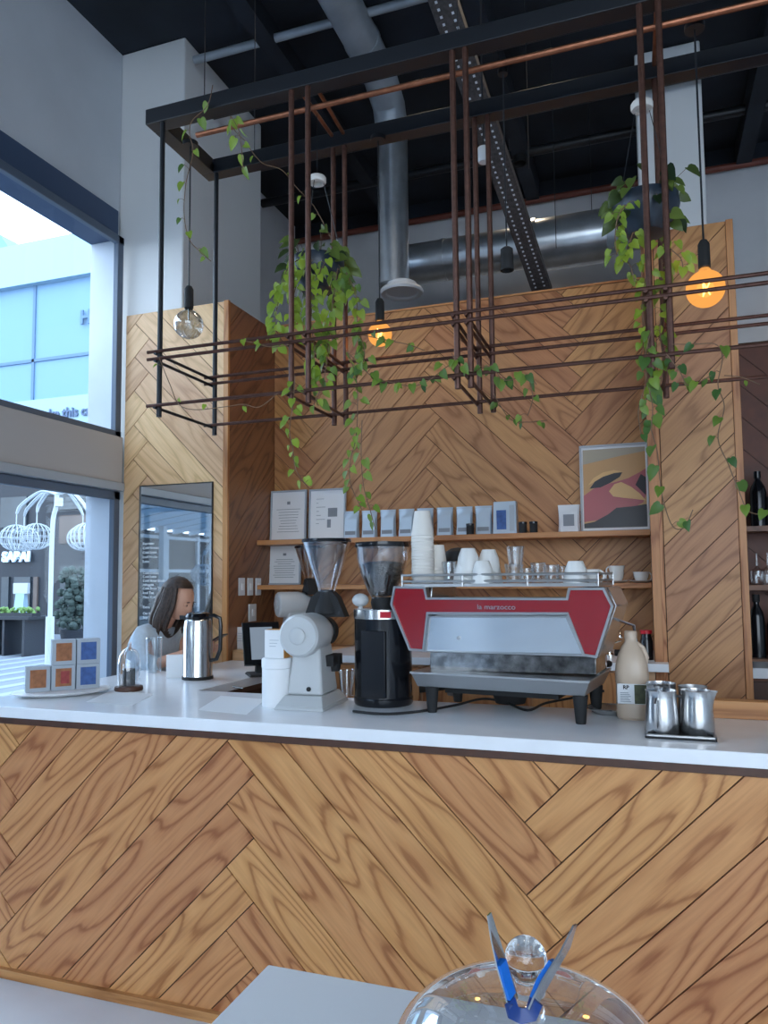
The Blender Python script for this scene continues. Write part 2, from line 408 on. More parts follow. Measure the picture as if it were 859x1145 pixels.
# left windows
bm = bm_(); box(bm, W-.2, -.94, ROOMB-.1, ROOMB+.1, 0, ZCEIL); struct(obj('wall_front', bm, 'wallgrey'))
YW0 = -3.0
def window(name, z0, z1, x, parts):
    bm = bm_(); fr = .055
    box(bm, x-.01, x+.03, YW0, 4.188, z0, z0+fr); box(bm, x-.01, x+.03, YW0, 4.188, z1-fr, z1)
    for y in parts: box(bm, x-.01, x+.03, y-fr/2, y+fr/2, z0, z1)
    o = struct(obj(name, bm, 'frame', bev=.004))
    g = bm_(); box(g, x+.006, x+.012, YW0, 4.18, z0+.01, z1-.01)
    p = obj('window_pane', g, 'glasswin', o); return o
window('window_1', 2.52, 3.925, W+.055, (4.155, -.2, YW0+.03))
window('window_2', .08, 2.165, W+.055, (4.155, -.2, YW0+.03))
bm = bm_(); box(bm, W-.2, W+.03, YW0, 4.188, 3.926, 4.129); struct(obj('trim_1', bm, 'lintel'))
bm = bm_(); box(bm, W-.2, W+.10, YW0, 4.188, 2.225, 2.535); struct(obj('trim_2', bm, 'trans', bev=.004))
bm = bm_(); box(bm, W-.2, W+.12, YW0, 4.188, 2.168, 2.224); struct(obj('trim_3', bm, 'framel', bev=.004))
# white column left with its uneven head
bm = bm_(); box(bm, W, -2.885, 4.235, 5.33, 0, ZCEIL); struct(obj('column_1', bm, 'whiteplaster', bev=.01))
a = at(714, 200, Y=5.5); b = at(789, 200, Y=5.5)
bm = bm_(); box(bm, a.x, b.x, 5.5, 6.1, 0, ZCEIL); struct(obj('column', bm, 'whiteplaster', bev=.01))
# wood clad left panel (box)
XL0, XL1 = -3.307, -2.513
def cladding(name, x0, x1, y, z0, z1, L, sx, sz, rs, m='wood', w=.155):
    o = herring(name, x0, x1, z0, z1, L, w, sx, sz, lambda x, z, d: (x, y-d, z), None, m, rs=rs)
    return o
bm = bm_(); box(bm, XL0, XL1, YF+.01, 5.25, 0, ZT-.02); lp = struct(obj('wall_panel_left', bm, 'gap'))
o = herring('cladding', XL0, XL1-.022, .0, ZT-.02, 1.06, .165, at(166, 450, Y=YF).x-.75, .35, lambda x, z, d: (x, YF+.01-d, z), lp, 'woodpale_daylit', rs=3)
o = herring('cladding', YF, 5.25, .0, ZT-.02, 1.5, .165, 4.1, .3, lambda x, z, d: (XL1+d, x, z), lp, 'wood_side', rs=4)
plank('corner_trim', XL1-.024, XL1+.012, YF-.008, YF+.014, 0, ZT-.018, 'woodtrim', lp, 2)
# back wall
bm = bm_(); box(bm, XL1, .03, YB+.01, YB+.12, 0, ZT); wb = struct(obj('wall_panel_back', bm, 'gap'))
sxb = at(493, 480, Y=YB).x
herring('cladding', XL1+.01, .03, 0, ZT, (at(652, 480, Y=YB).x-sxb)*math.sqrt(2), .155, sxb-(at(652, 480, Y=YB).x-sxb), 2.16, lambda x, z, d: (x, YB+.01-d, z), wb, 'woodb', rs=9)
plank('top_trim', XL1+.01, .03, YB-.004, YB+.12, ZT-.001, ZT+.012, 'woodtrim', wb, 0)
# right panel
XR0, XR1 = .035, .462
bm = bm_(); box(bm, XR0+.002, XR1-.002, YF+.01, YB+.12, 0, ZT+.01); wr = struct(obj('wall_panel_right', bm, 'gap'))
herring('cladding', XR0+.05, XR1-.02, 0, ZT+.01, 1.6, .155, -.2, .12, lambda x, z, d: (x, YF+.01-d, z), wr, 'woodb', rs=14)
plank('edge_trim', XR0-.012, XR0+.03, YF-.006, YF+.03, 0, ZT-.9, 'woodtrim', wr, 2)
plank('edge_trim', XR0+.002, XR0+.048, YF+.0, YF+.02, 0, ZT+.008, 'wood', wr, 2)
plank('edge_trim', XR1-.02, XR1+.014, YF-.008, YF+.03, 0, ZT+.012, 'woodtrim', wr, 2)
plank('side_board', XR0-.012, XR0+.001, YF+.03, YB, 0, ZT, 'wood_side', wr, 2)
# right bay wall, further back
bm = bm_(); box(bm, XR1+.0, 3.2, 5.6, 5.75, 0, 3.15); wy = struct(obj('wall_panel_bay', bm, 'gap'))
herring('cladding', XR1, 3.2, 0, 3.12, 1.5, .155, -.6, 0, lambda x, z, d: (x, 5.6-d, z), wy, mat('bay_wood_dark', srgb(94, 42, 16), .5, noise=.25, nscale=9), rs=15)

# ================================================================== COUNTER
YC0 = 2.436
ct = thing('service_counter', 'long white topped counter clad in oak herringbone planks', 'counter', (-.8, 2.8, 0))
XLc, XRc = -2.72, 1.9
poly = [(XLc, YC0), (XRc, YC0), (XRc, 3.05), (-1.97, 3.05), (-1.97, 3.33), (-1.94, 4.24), (-2.50, 4.24), (-2.50, 3.64), (XLc, 3.64)]
def slab(bm, poly, z0, z1):
    a = [V(bm, (x, y, z0)) for x, y in poly]; b = [V(bm, (x, y, z1)) for x, y in poly]
    face(bm, a[::-1]); face(bm, b); n = len(poly)
    for i in range(n): face(bm, [a[i], a[(i+1) % n], b[(i+1) % n], b[i]])
bm = bm_(); slab(bm, poly, ZC-.044, ZC); obj('countertop', bm, 'counter', ct, True, bev=.003)
bm = bm_(); slab(bm, [((x+.01 if x < -2.2 else x-.008), y+(.012 if y < 2.5 else -.01)) for x, y in poly], ZC-.070, ZC-.0445); obj('edge_strip', bm, 'darkwood', ct, True)
YP = 2.47
bm = bm_(); slab(bm, [(XLc+.03, YP), (XRc-.03, YP), (XRc-.03, 3.01), (-2.0, 3.01), (-1.97, 4.22), (-2.48, 4.22), (-2.48, 3.60), (XLc+.03, 3.60)], 0, ZC-.0705)
body = obj('counter_body', bm, 'gap', ct, True)
s1 = at(285, 950, Y=YP).x; s2 = at(628, 950, Y=YP).x; L1 = (s2-s1)
fr = herring('plank_front', XLc+.03, XRc-.03,   .03, ZC-.072, L1*math.sqrt(2), .157, s1-L1, at(297, 855, Y=YP).z+.0, lambda x, z, d: (x, YP-d, z), None, 'wood', rs=21)
fr.parent = ct; fr.location = -ct.location
plank('kick_board', XLc+.02, XRc-.03, YP-.028, YP-.0005, 0, .035, 'woodtrim', ct, 0, world=True)

# ================================================================== HANGING FRAME
Y1, Y2, ZF = 2.698, 3.144, 3.582
XA = -2.03; XE = 1.5
hf = thing('hanging_rack', 'black steel ceiling rack with brown rods hanging over the counter', 'frame', (-.5, 2.76, 3.5))
for y in (Y1+.02, Y2+.02):
    bm = bm_(); box(bm, XA, XE, y-.035, y+.035, ZF, ZF+.07); obj('beam', bm, 'black', hf, True, bev=.003)
for x in (XA+.035, XE-.035):
    bm = bm_(); box(bm, x-.035, x+.035, Y1+.055, Y2-.015, ZF, ZF+.07); obj('beam', bm, 'black', hf, True, bev=.003)
fx = [at(180, 300, Y=Y1).x, at(326, 452, Y=Y1).x, at(345, 449, Y=Y1).x, at(512, 432, Y=Y1).x, at(527, 432, Y=Y1).x, at(730, 428, Y=Y1).x, at(751, 399, Y=Y1).x, XE-.1, XE-.04]
bx_ = [at(240, 470, Y=Y2).x, at(374, 473, Y=Y2).x, at(387, 472, Y=Y2).x, at(537, 459, Y=Y2).x, at(552, 459, Y=Y2).x, at(726, 300, Y=Y2).x, at(740, 300, Y=Y2).x, XE-.1, XE-.04]
for i, (xf, xb) in enumerate(zip(fx, bx_)):
    mm = 'black' if i == 0 else 'rod'
    for x, y in ((xf, Y1), (xb, Y2)):
        bm = bm_(); tube(bm, [(x, y, 2.268), (x, y, ZF+.005)], .0115, 10); obj('hanging_rod', bm, mm, hf, True)
    for z in (2.307, 2.510, 2.542):
        bm = bm_(); tube(bm, [(xf-.012, Y1-.02, z), (xb-.012, Y2+.02, z)], .007, 8); obj('cross_rod', bm, mm, hf, True)
    if 0 < i < 3 or 4 < i < 7:
        bm = bm_(); tube(bm, [(xf, Y1+.055, ZF+.055), (xb, Y2-.015, ZF+.055)], .009, 8); obj('cross_rod', bm, 'copper', hf, True)
for y in (Y1-.016, Y2-.016):
    for z in (2.315, 2.518, 2.550):
        bm = bm_(); tube(bm, [(XA+.03, y, z), (XE, y, z)], .0075, 8); obj('rail', bm, 'rod', hf, True)
c0 = at(220, 150, Y=2.81); c1 = at(859, 2, Y=2.81)
bm = bm_(); tube(bm, [(c0.x, 2.81, (c0.z+c1.z)/2), (XE-.07, 2.81, (c0.z+c1.z)/2)], .012, 10); obj('copper_pipe', bm, 'copper', hf, True)
for x in (-1.75, -.62, .1, .9):
    for y in (Y1+.02, Y2+.02):
        bm = bm_(); tube(bm, [(x, y, ZF+.07), (x, y, ZCEIL)], .002, 6); obj('suspension_wire', bm, 'black', hf, True)

# ================================================================== PENDANTS
def pendant(p, rad, lit, label, top):
    t = thing('pendant_lamp', label, 'lamp', p, 0, 'bulb pendants under the frame')
    h = top-p.z
    b = bm_(); tube(b, [(0, 0, rad*1.55), (0, 0, h)], .0035, 8); obj('cord', b, 'black', t)
    b = bm_(); lathe(b, [(0, .10), (.012, .10), (.02, .085), (.021, .0), (.017, -.004), (0, -.004)], (0, 0, rad*1.18)); obj('socket', b, 'blackmatte', t)
    b = bm_(); pr = [(.013, rad*1.2)] + [(rad*math.sin(a), rad*math.cos(a)) for a in (R(22+(158)*k/14) for k in range(15))]
    pr[-1] = (0, -rad); lathe(b, pr, seg=32); obj('bulb', b, 'amber' if lit else 'bulbclear', t)
    if lit:
        b = bm_(); sphere(b, (0, 0, 0), rad*.45, 20, 14); obj('inner_glow', b, 'glow', t)
    b = bm_()
    pts = [(.012*math.cos(k*2.1)*1.2, .012*math.sin(k*2.1)*1.2, (-.022 if k % 2 else .022)) for k in range(9)]
    tube(b, pts, .0022 if lit else .0008, 6); obj('filament', b, 'filament' if lit else 'steel', t)
    if not lit:
        b = bm_(); tube(b, [(0, 0, rad*1.1), (0, 0, .02)], .004, 8); obj('filament_post', b, 'steel', t)
    b = bm_(); lathe(b, [(0, .02), (.035, .02), (.035, 0), (0, 0)], (0, 0, h-.02)); obj('ceiling_cup', b, 'black', t)
    if lit:
        li = bpy.data.lights.new('bulb_light', 'POINT'); li.energy = 2.2; li.color = (1, .62, .3); li.shadow_soft_size = .05
        lo = bpy.data.objects.new('bulb_light', li); COL.objects.link(lo); lo.parent = t
pendant(at(211, 363, Y=2.87), .066, False, 'unlit clear globe bulb hanging near the left end of the frame', ZF)
pendant(at(425, 374, Y=3.13), .054, True, 'glowing amber globe bulb hanging behind the left hanging plant', ZF)
pendant(at(789, 323, Y=2.87), .066, True, 'glowing amber globe bulb hanging before the right oak panel', ZF)
p = at(567, 290, Y=2.87)
t = thing('spot_lamp', 'small black cylinder spot lamp on a thin cord between the rods', 'lamp', p)
b = bm_(); lathe(b, [(0, .048), (.014, .048), (.024, .04), (.026, -.045), (.022, -.045), (.02, -.03), (0, -.03)]); obj('lamp_housing', b, 'blackmatte', t)
b = bm_(); tube(b, [(0, 0, .045), (0, 0, ZF-p.z+.02)], .003, 6); obj('cord', b, 'black', t)
b = bm_(); lathe(b, [(0, .02), (.02, .02), (.02, 0), (0, 0)], (0, 0, ZF-p.z-.02)); obj('ceiling_cup', b, 'black', t)

# ================================================================== PLANTS
def leaf(bm, rl, p, size, dirv, nrm, r, droop=.25):
    """heart shaped leaf; p = where the stalk joins"""
    d = dirv.normalized(); n = (nrm - d*nrm.dot(d))
    if n.length < 1e-3: n = basis(d)[0]
    n.normalize(); s = d.cross(n)
    out = [(0, .0), (-.08, .18), (.0, .33), (.25, .39), (.55, .32), (.82, .15), (1.02, 0)]
    mid = [V(bm, p + d*(x*size) + n*(-droop*size*x*x)) for x in (0, .02, .1, .3, .55, .8, 1.02)]
    for sg in (1, -1):
        e = [V(bm, p + d*(x*size) + s*(sg*y*size) + n*(-droop*size*x*x + .28*y*size)) for x, y in out[1:-1]]
        ch = [mid[0]]+e+[mid[-1]]
        for i in range(len(ch)-1):
            vs = [mid[i], mid[i+1], ch[i+1], ch[i]]
            u = []
            for v in vs:
                if v not in u: u.append(v)
            if len(u) > 2:
                f = face(bm, u if sg > 0 else u[::-1])
                if f:
                    f.smooth = True
                    for lp in f.loops: lp[rl] = (r, r, r, 1)
def catm(P, n=6):
    P = [Vector(p) for p in P]; out = []
    for i in range(len(P)-1):
        a, b, c, d = P[max(i-1, 0)], P[i], P[i+1], P[min(i+2, len(P)-1)]
        for k in range(n):
            t = k/n; out.append(.5*((2*b)+(c-a)*t+(2*a-5*b+4*c-d)*t*t+(3*b-a-3*c+d)*t**3))
    out.append(P[-1]); return out
def plant(name, label, pc, rad, disc, vines, crown, seed):
    rn = random.Random(seed)
    t = thing(name, label, 'plant', pc)
    b = bm_(); lathe(b, [(0, -rad*.95), (rad*.55, -rad*.85), (rad*.9, -rad*.4), (rad, 0), (rad*.97, rad*.28), (rad*.9, rad*.3), (rad*.88, rad*.1), (0, rad*.1)]); obj('pot', b, 'pot', t)
    b = bm_(); lathe(b, [(0, rad*.16), (rad*.87, rad*.16), (rad*.87, rad*.11), (0, rad*.11)]); obj('soil', b, 'soil', t)
    dz = disc-pc.z
    b = bm_(); lathe(b, [(.022, 0), (.036, 0), (.040, .006), (.040, .022), (.036, .028), (0, .028), (0, .02), (.022, .02), (.022, 0)], (0, 0, dz)); obj('hanger_ring', b, 'papercup', t)
    for k in range(3):
        a = k*2.1+.5
        b = bm_(); tube(b, [(.03*math.cos(a), .03*math.sin(a), dz), (rad*.95*math.cos(a), rad*.95*math.sin(a), rad*.28)], .0015, 5); obj('hanger_wire', b, 'black', t)
    b = bm_(); tube(b, [(0, 0, dz+.028), (0, 0, ZF-pc.z+.04)], .0015, 5); obj('hanger_wire', b, 'black', t)
    sb = bm_()
    dk = bm_(); rd = dk.loops.layers.float_color.new('rnd')
    for pts, dens, smin, smax, lo, hi in vines:
        c = catm([at(x, y, Y=2.698+(Y-2.56)*1.1) for x, y, Y in pts], 8)
        vb = bm_(); lb = bm_(); rl = lb.loops.layers.float_color.new('rnd')
        tube(vb, c, .0018, 5)
        tot = sum((c[i+1]-c[i]).length for i in range(len(c)-1)); nl = max(1, int(tot*dens)); acc = 0; k = 0
        for i in range(len(c)-1):
            seg = (c[i+1]-c[i]); acc += seg.length
            while acc > 1/dens:
                acc -= 1/dens; k += 1
                p0 = c[i]+seg*rn.random()
                a = rn.uniform(0, 2*PI); off = Vector((math.cos(a), math.sin(a)*.8, rn.uniform(-.2, .6)))*rn.uniform(.01, .03)
                q = p0+off; tube(vb, [p0, p0+off*.5+Vector((0, 0, .004)), q], .0009, 4)
                s = rn.uniform(smin, smax)
                dv = Vector((math.cos(a)*.6, math.sin(a)*.5, rn.uniform(-1.3, -.35)))
                nv = Vector((rn.uniform(-.6, .6)-.15, -1, rn.uniform(-.1, .8)))
                leaf(lb, rl, q, s, dv, nv, rn.uniform(lo, hi))
        vo = obj('vine', vb, 'stem', t, True, smooth=0)
        bmesh.ops.translate(lb, verts=lb.verts, vec=-t.location)
        obj('foliage', lb, 'leaf', vo, False, smooth=0, noff=True)
    for k in range(crown):
        a = rn.uniform(0, 2*PI); rr = rad*rn.uniform(.5, 1.25)
        base = pc+Vector((rad*.6*math.cos(a), rad*.6*math.sin(a), rad*.15))
        q = pc+Vector((rr*math.cos(a), rr*math.sin(a), rn.uniform(-.6, 1.0)*rad))
        if (q-pc).length < rad*.98: q = pc+(q-pc).normalized()*rad*1.05
        tube(sb, [base, (base+q)/2+Vector((0, 0, .02)), q], .001, 4)
        leaf(dk, rd, q, rn.uniform(.04, .07), Vector((math.cos(a), math.sin(a), rn.uniform(-1.6, -.1))), Vector((rn.uniform(-.5, .5), -1, rn.uniform(-.2, .9))), rn.random())
    cs = obj('crown_stems', sb, 'stem', t, True); bmesh.ops.translate(dk, verts=dk.verts, vec=-t.location); obj('foliage', dk, 'leafd', cs, False, smooth=0, noff=True)
A, B_ = 2.62, 2.85
v1 = [
 ([(345, 285, 2.7), (322, 300, A), (312, 335, A), (308, 365, A), (318, 385, A)], 75, .035, .055, .6, 1),
 ([(350, 290, 2.65), (335, 310, 2.6), (326, 345, 2.6), (330, 378, 2.6)], 75, .03, .05, .6, 1),
 ([(365, 290, 2.65), (352, 320, 2.6), (348, 360, 2.58), (352, 395, 2.58), (345, 430, 2.58)], 90, .03, .052, .4, 1),
 ([(378, 300, 2.68), (372, 340, 2.6), (368, 380, 2.6), (362, 425, 2.6), (350, 455, 2.6)], 85, .03, .055, .2, .9),
 ([(385, 300, 2.7), (398, 330, 2.64), (400, 365, 2.62), (408, 395, 2.6), (398, 425, 2.6)], 75, .03, .05, .1, .8),
 ([(330, 420, 2.54), (328, 450, 2.54), (324, 480, 2.54), (328, 505, 2.54), (331, 525, 2.54), (343, 543, 2.54)], 42, .025, .042, .5, .95),
 ([(385, 385, 2.58), (398, 420, 2.58), (400, 455, 2.58), (398, 490, 2.58), (392, 515, 2.58), (392, 540, 2.58), (405, 570, 2.58)], 34, .028, .045, .35, .85),
 ([(405, 470, 2.56), (404, 510, 2.56), (407, 545, 2.56), (414, 570, 2.56), (420, 592, 2.56)], 24, .032, .045, .35, .8),
 ([(390, 395, 2.54), (415, 420, 2.54), (440, 428, 2.54), (462, 432, 2.54), (480, 425, 2.54), (500, 410, 2.54), (512, 405, 2.54)], 42, .028, .045, .0, .7),
 ([(395, 372, 2.56), (430, 380, 2.56), (455, 385, 2.56), (475, 392, 2.56)], 26, .026, .042, .1, .7),
 ([(505, 395, 2.53), (515, 410, 2.53), (530, 415, 2.53), (548, 410, 2.53), (565, 425, 2.53), (590, 420, 2.53), (600, 430, 2.53)], 46, .026, .05, .0, .6),
 ([(592, 425, 2.53), (596, 445, 2.53), (590, 465, 2.53)], 24, .022, .032, .3, .7),
 ([(552, 440, 2.94), (570, 468, 2.94), (590, 472, 2.94), (612, 470, 2.94)], 30, .024, .036, .1, .6),
 ([(325, 385, 2.53), (305, 388, 2.53), (290, 385, 2.53), (270, 380, 2.53)], 18, .03, .045, .7, 1),
 ([(310, 440, 2.53), (290, 455, 2.53), (272, 452, 2.53), (250, 455, 2.53), (218, 458, 2.53), (200, 452, 2.53), (190, 430, 2.53), (178, 400, 2.53)], 6, .02, .03, .6, 1),
 ([(372, 270, 2.76), (352, 232, 2.8), (332, 210, 2.8), (315, 190, 2.74), (293, 182, 2.7), (275, 160, 2.66)], 7, .03, .04, .5, .9),
 ([(275, 158, 2.64), (262, 145, 2.62), (258, 130, 2.53), (268, 150, 2.54), (272, 190, 2.54)], 24, .035, .055, .3, .8),
 ([(238, 95, 2.52), (232, 118, 2.52), (215, 135, 2.52), (212, 150, 2.52), (216, 170, 2.53), (208, 205, 2.54), (206, 240, 2.54), (212, 268, 2.54), (228, 285, 2.54), (236, 292, 2.54)], 13, .022, .05, .1, .7),
]
plant('hanging_plant', 'trailing pothos in a dark pot hanging near the middle left rods', at(355, 300, Y=2.94), .12, at(355, 205, Y=2.94).z, v1, 60, 5)
v2 = [
 ([(705, 225, 2.6), (692, 240, 2.56), (688, 265, 2.56), (690, 285, 2.56)], 70, .025, .045, .5, 1),
 ([(708, 260, 2.6), (700, 285, 2.58), (706, 300, 2.58), (710, 315, 2.58)], 75, .025, .045, .5, 1),
 ([(742, 270, 2.6), (752, 280, 2.56), (762, 290, 2.56), (764, 305, 2.56)], 70, .028, .045, .5, 1),
 ([(728, 280, 2.58), (722, 310, 2.57), (718, 345, 2.57), (720, 380, 2.57), (716, 400, 2.57)], 42, .022, .04, .5, 1),
 ([(740, 290, 2.6), (742, 330, 2.6), (738, 370, 2.6), (742, 410, 2.6), (735, 440, 2.6)], 60, .028, .05, .2, .9),
 ([(728, 370, 2.55), (722, 400, 2.55), (725, 430, 2.55), (730, 455, 2.55), (728, 480, 2.55)], 60, .03, .055, .0, .6),
 ([(745, 395, 2.54), (760, 415, 2.54), (768, 430, 2.54), (780, 428, 2.54), (795, 420, 2.54)], 42, .03, .05, .0, .6),
 ([(728, 480, 2.55), (735, 505, 2.55), (738, 535, 2.55), (742, 560, 2.55), (752, 588, 2.55), (765, 590, 2.55), (775, 570, 2.55)], 15, .035, .055, .0, .6),
 ([(722, 430, 2.55), (714, 460, 2.55), (718, 490, 2.55)], 22, .028, .042, .0, .5),
 ([(752, 385, 2.54), (775, 385, 2.54), (800, 385, 2.54), (808, 400, 2.54), (803, 430, 2.54), (810, 455, 2.54), (803, 490, 2.54), (815, 520, 2.54), (826, 548, 2.54), (838, 572, 2.54), (862, 575, 2.54)], 13, .034, .052, .0, .5),
 ([(810, 420, 2.54), (830, 422, 2.54), (850, 430, 2.54)], 14, .02, .03, .3, .7),
]
plant('hanging_plant', 'trailing pothos in a navy pot hanging at the right rods', at(722, 233, Y=2.88), .12, at(722, 122, Y=2.88).z, v2, 40, 8)

# ================================================================== UPPER SERVICES
du = thing('air_duct', 'grey round duct bending down to a disc vent behind the frame', 'duct', (0, 5.15, 3.6))
e = at(440, 250, Y=5.15); zb = at(451, 322, Y=5.15).z; za = min(at(440, 118, Y=5.15).z, 5.05)
xx = e.x
b = bm_(); tube(b, [(xx-.0, .6, za+.12), (xx, 4.55, za+.12), (xx, 4.87, za+.10), (xx, 5.07, za), (xx, 5.15, za-.18)], [.12]*5, 28); obj('duct_pipe', b, 'ductp', du, True)
b = bm_(); tube(b, [(xx, 5.15, za-.15), (xx, 5.15, zb+.03)], .112, 28); obj('duct_pipe', b, 'duct', du, True)
for y in (2.2, 3.3, 4.5):
    b = bm_(); tube(b, [(xx, y, za+.12), (xx, y+.04, za+.12)], .126, 28); obj('duct_joint', b, 'ductp', du, True)
b = bm_(); lathe(b, [(.10, .075), (.108, .07), (.11, .05), (.15, .03), (.16, .01), (.15, -.004), (.12, .0), (.11, .012), (0, .01)], (xx+.06, 5.15, zb-.04), 36); obj('vent_disc', b, 'plastwhite', du, True)
a0 = at(470, 288, Y=5.9); a1 = at(600, 278, Y=5.9); a2 = at(678, 268, Y=5.9)
dh = thing('air_duct', 'shiny horizontal duct running above the oak wall', 'duct', (a1.x, 5.9, a1.z))
zc = (a0.z+a1.z+a2.z)/3
b = bm_(); tube(b, [(a0.x-.15, 5.9, zc), (a1.x, 5.9, zc)], .165, 30); obj('duct_pipe', b, 'duct', dh, True)
b = bm_(); tube(b, [(a1.x-.01, 5.9, zc+.0), (a2.x, 5.9, zc+.0)], .20, 30); obj('duct_pipe', b, 'duct', dh, True)
b = bm_(); tube(b, [(a2.x, 5.9, zc), (a2.x+.5, 5.9, zc)], .14, 30); obj('duct_pipe', b, 'ductp', dh, True)
for x in (a0.x+.2, a1.x-.02, a2.x-.02):
    b = bm_(); tube(b, [(x, 5.9, zc), (x+.03, 5.9, zc)], .212 if x > a1.x-.1 else .172, 30); obj('duct_joint', b, 'duct', dh, True)
for x in (a1.x-.2, a2.x-.1):
    b = bm_(); tube(b, [(x, 5.9, zc+.15), (x, 5.9, ZCEIL)], .003, 6); obj('hanger_wire', b, 'black', dh, True)
# slotted strut (runs front to back)
q0 = at(497, 0, Z=4.5); q1 = at(600, 318, Z=4.5)
st = thing('slotted_beam', 'dark slotted steel beam running back under the ceiling', 'beam', (q0.x, 3.5, 4.5))
b = bm_(); xs0 = at(496, 0, Z=4.35); xs1 = at(607, 326, Y=5.2)
def sb_(t): return Vector((xs0.x+(xs1.x-xs0.x)*t, xs0.y+(xs1.y-xs0.y)*t, xs0.z+(xs1.z-xs0.z)*t))
d = (sb_(1)-sb_(0)).normalized(); ss = Vector((1, 0, 0)); ss = (ss-d*ss.dot(d)).normalized(); nn = ss.cross(d)
def barx(bm, p0, p1, w, h):
    v = []
    for p in (p0, p1):
        for a_, c_ in ((-1, -1), (1, -1), (1, 1), (-1, 1)): v.append(V(bm, p+ss*(a_*w/2)+nn*(c_*h/2)))
    for f in ((0, 1, 2, 3), (7, 6, 5, 4), (0, 4, 5, 1), (1, 5, 6, 2), (2, 6, 7, 3), (3, 7, 4, 0)): face(bm, [v[i] for i in f])
barx(b, sb_(-.5), sb_(1.0), .13, .05); obj('beam_web', b, 'strut', st, True)
b = bm_()
for k in range(70):
    c_ = sb_(-.3+k*1.28/70)
    for o_ in (-.03, .03): barx(b, c_+ss*o_-nn*.026-d*.006+ss*0, c_+ss*o_-nn*.026+d*.006, .012, .003)
obj('slot_holes', b, 'wallgrey', st, True)
def cond(name, label, p0, p1, r, m, cat='pipe'):
    p0, p1 = Vector(p0), Vector(p1)
    b = bm_(); tube(b, [p0, p1], r, 12); o = obj(name, b, m); tag(o, label, cat); return o
z_ = 5.2
g0 = at(223, 66, Z=z_); cond('conduit_pipe', 'long pale conduit crossing the dark ceiling above the frame', (max(g0.x-.3, -2.87), g0.y, z_), (3.5, g0.y, z_), .028, 'ductp')
for k, (yy, zz, rr_) in enumerate(((4.6, 4.95, .02), (5.4, 5.0, .035), (6.3, 5.2, .04))):
    cond('service_pipe', ['thin dark pipe crossing the ceiling nearest the conduit', 'dark pipe crossing the ceiling above the shiny duct', 'thick dark pipe crossing the ceiling by the rear wall'][k], (-2.884 if yy < 5.33 else -3.4, yy, zz), (6.0, yy, zz), rr_, 'black')
for k, (xx_, hh) in enumerate(((-2.3, .14), (-.9, .2), (.9, .2), (2.2, .2))):
    b = bm_(); box(b, xx_-.06, xx_+.06, -3, 7.0, ZCEIL-hh, ZCEIL-.001)
    struct(obj('ceiling_joist', b, 'ceil'))
b = bm_()
zz = 5.115; xq = at(318, 250, Y=7.0).x
tube(b, [(xq, 7.0, zz), (5.9, 7.0, zz)], .03, 12); tag(obj('fire_pipe', b, 'brownpipe'), 'red-brown pipe running along the rear wall under the dark ceiling', 'pipe')
p = at(541, 174, Y=3.6)
t = thing('smoke_detector', 'small white round detector below the slotted beam', 'smoke detector', p)
b = bm_(); lathe(b, [(0, .04), (.028, .04), (.032, .03), (.032, -.02), (.025, -.035), (0, -.036)]); obj('detector_body', b, 'plastwhite', t)
b = bm_(); tube(b, [(0, 0, .04), (0, 0, ZCEIL-p.z)], .003, 6); obj('stem', b, 'black', t)
for k, (x, y, yy) in enumerate(((620, 200, 5.0), (590, 120, 4.4))):
    q = at(x, y, Y=yy); cond('hanging_wire', ['thin wire hanging over the shiny duct right end', 'thin wire hanging right of the slotted beam'][k], (q.x, yy, 3.75 if k == 0 else 4.0), (q.x, yy, ZCEIL), .0025, 'black', 'wire')

# ================================================================== MIRROR + LEFT PANEL THINGS
m0 = at(157, 545, Y=YF-.01); m1 = at(237, 545, Y=YF-.01)
zb_, zt_ = 1.06, m0.z+.005
mi_ = thing('wall_mirror', 'tall mirror with white menu lettering set in the daylight-paled oak panel', 'mirror', (m0.x, YF, zb_))
b = bm_(); box(b, m0.x, m1.x, YF-.006, YF-.0005, zb_, zt_); obj('mirror_glass', b, 'mirror', mi_, True)
b = bm_(); ringprism(b, [(m0.x-.006, zb_-.006), (m1.x+.006, zb_-.006), (m1.x+.006, zt_+.006), (m0.x-.006, zt_+.006)], [(m0.x, zb_), (m1.x, zb_), (m1.x, zt_), (m0.x, zt_)], YF-.012, YF-.0005); obj('mirror_frame', b, 'black', mi_, True)
M['letter'] = mat('white_lettering', (.75, .78, .8), .6)
lines = [(608, 'Espresso'), (613, 'Cold Drinks'), (618, 'Cold Latte'), (623, 'Iced Mocha'), (628, 'Latte'), (641, 'Cold Drinks'), (645, 'Cold Latte'), (649.5, 'Cold Brew Black'), (654, 'Affogato'), (658, 'Cold Brew Tonic'), (663, 'Iced Tea'), (668, 'Filter Coffee'), (679, 'Extra'), (686, 'Oat Milk'), (690.5, 'Soy Milk')]
for y, tx in lines:
    q = at(159, y, Y=YF-.008); o = textmesh('lettering', tx, .0225, 'letter', mi_, (q.x-m0.x+.004, -.0066, q.z-zb_), align='LEFT', ext=.0003, bold=.0005, width=1.1)
# small card on lower left of panel handled by letters. light switches on the box side (faces +X)
for k, (x, y, w, h) in enumerate(((270, 656, .075, .115), (279.5, 656, .07, .115), (288.5, 656, .07, .115), (282, 685, .10, .115))):
    q = at(x, y, X=XL1+.012)
    t = thing('light_switch', ['left one of three white switches on the dark oak side', 'middle one of three white switches on the dark oak side', 'right one of three white switches on the dark oak side', 'white socket plate under the three switches'][k], 'switch', (XL1+.010, q.y, q.z))
    b = bm_(); box(b, 0, .008, -w/2, w/2, -h/2, h/2); obj('switch_plate', b, 'plastwhite', t, bev=.002)
    b = bm_(); box(b, .008, .013, -.014, .014, -.022, .022); obj('rocker', b, 'white', t, bev=.002)

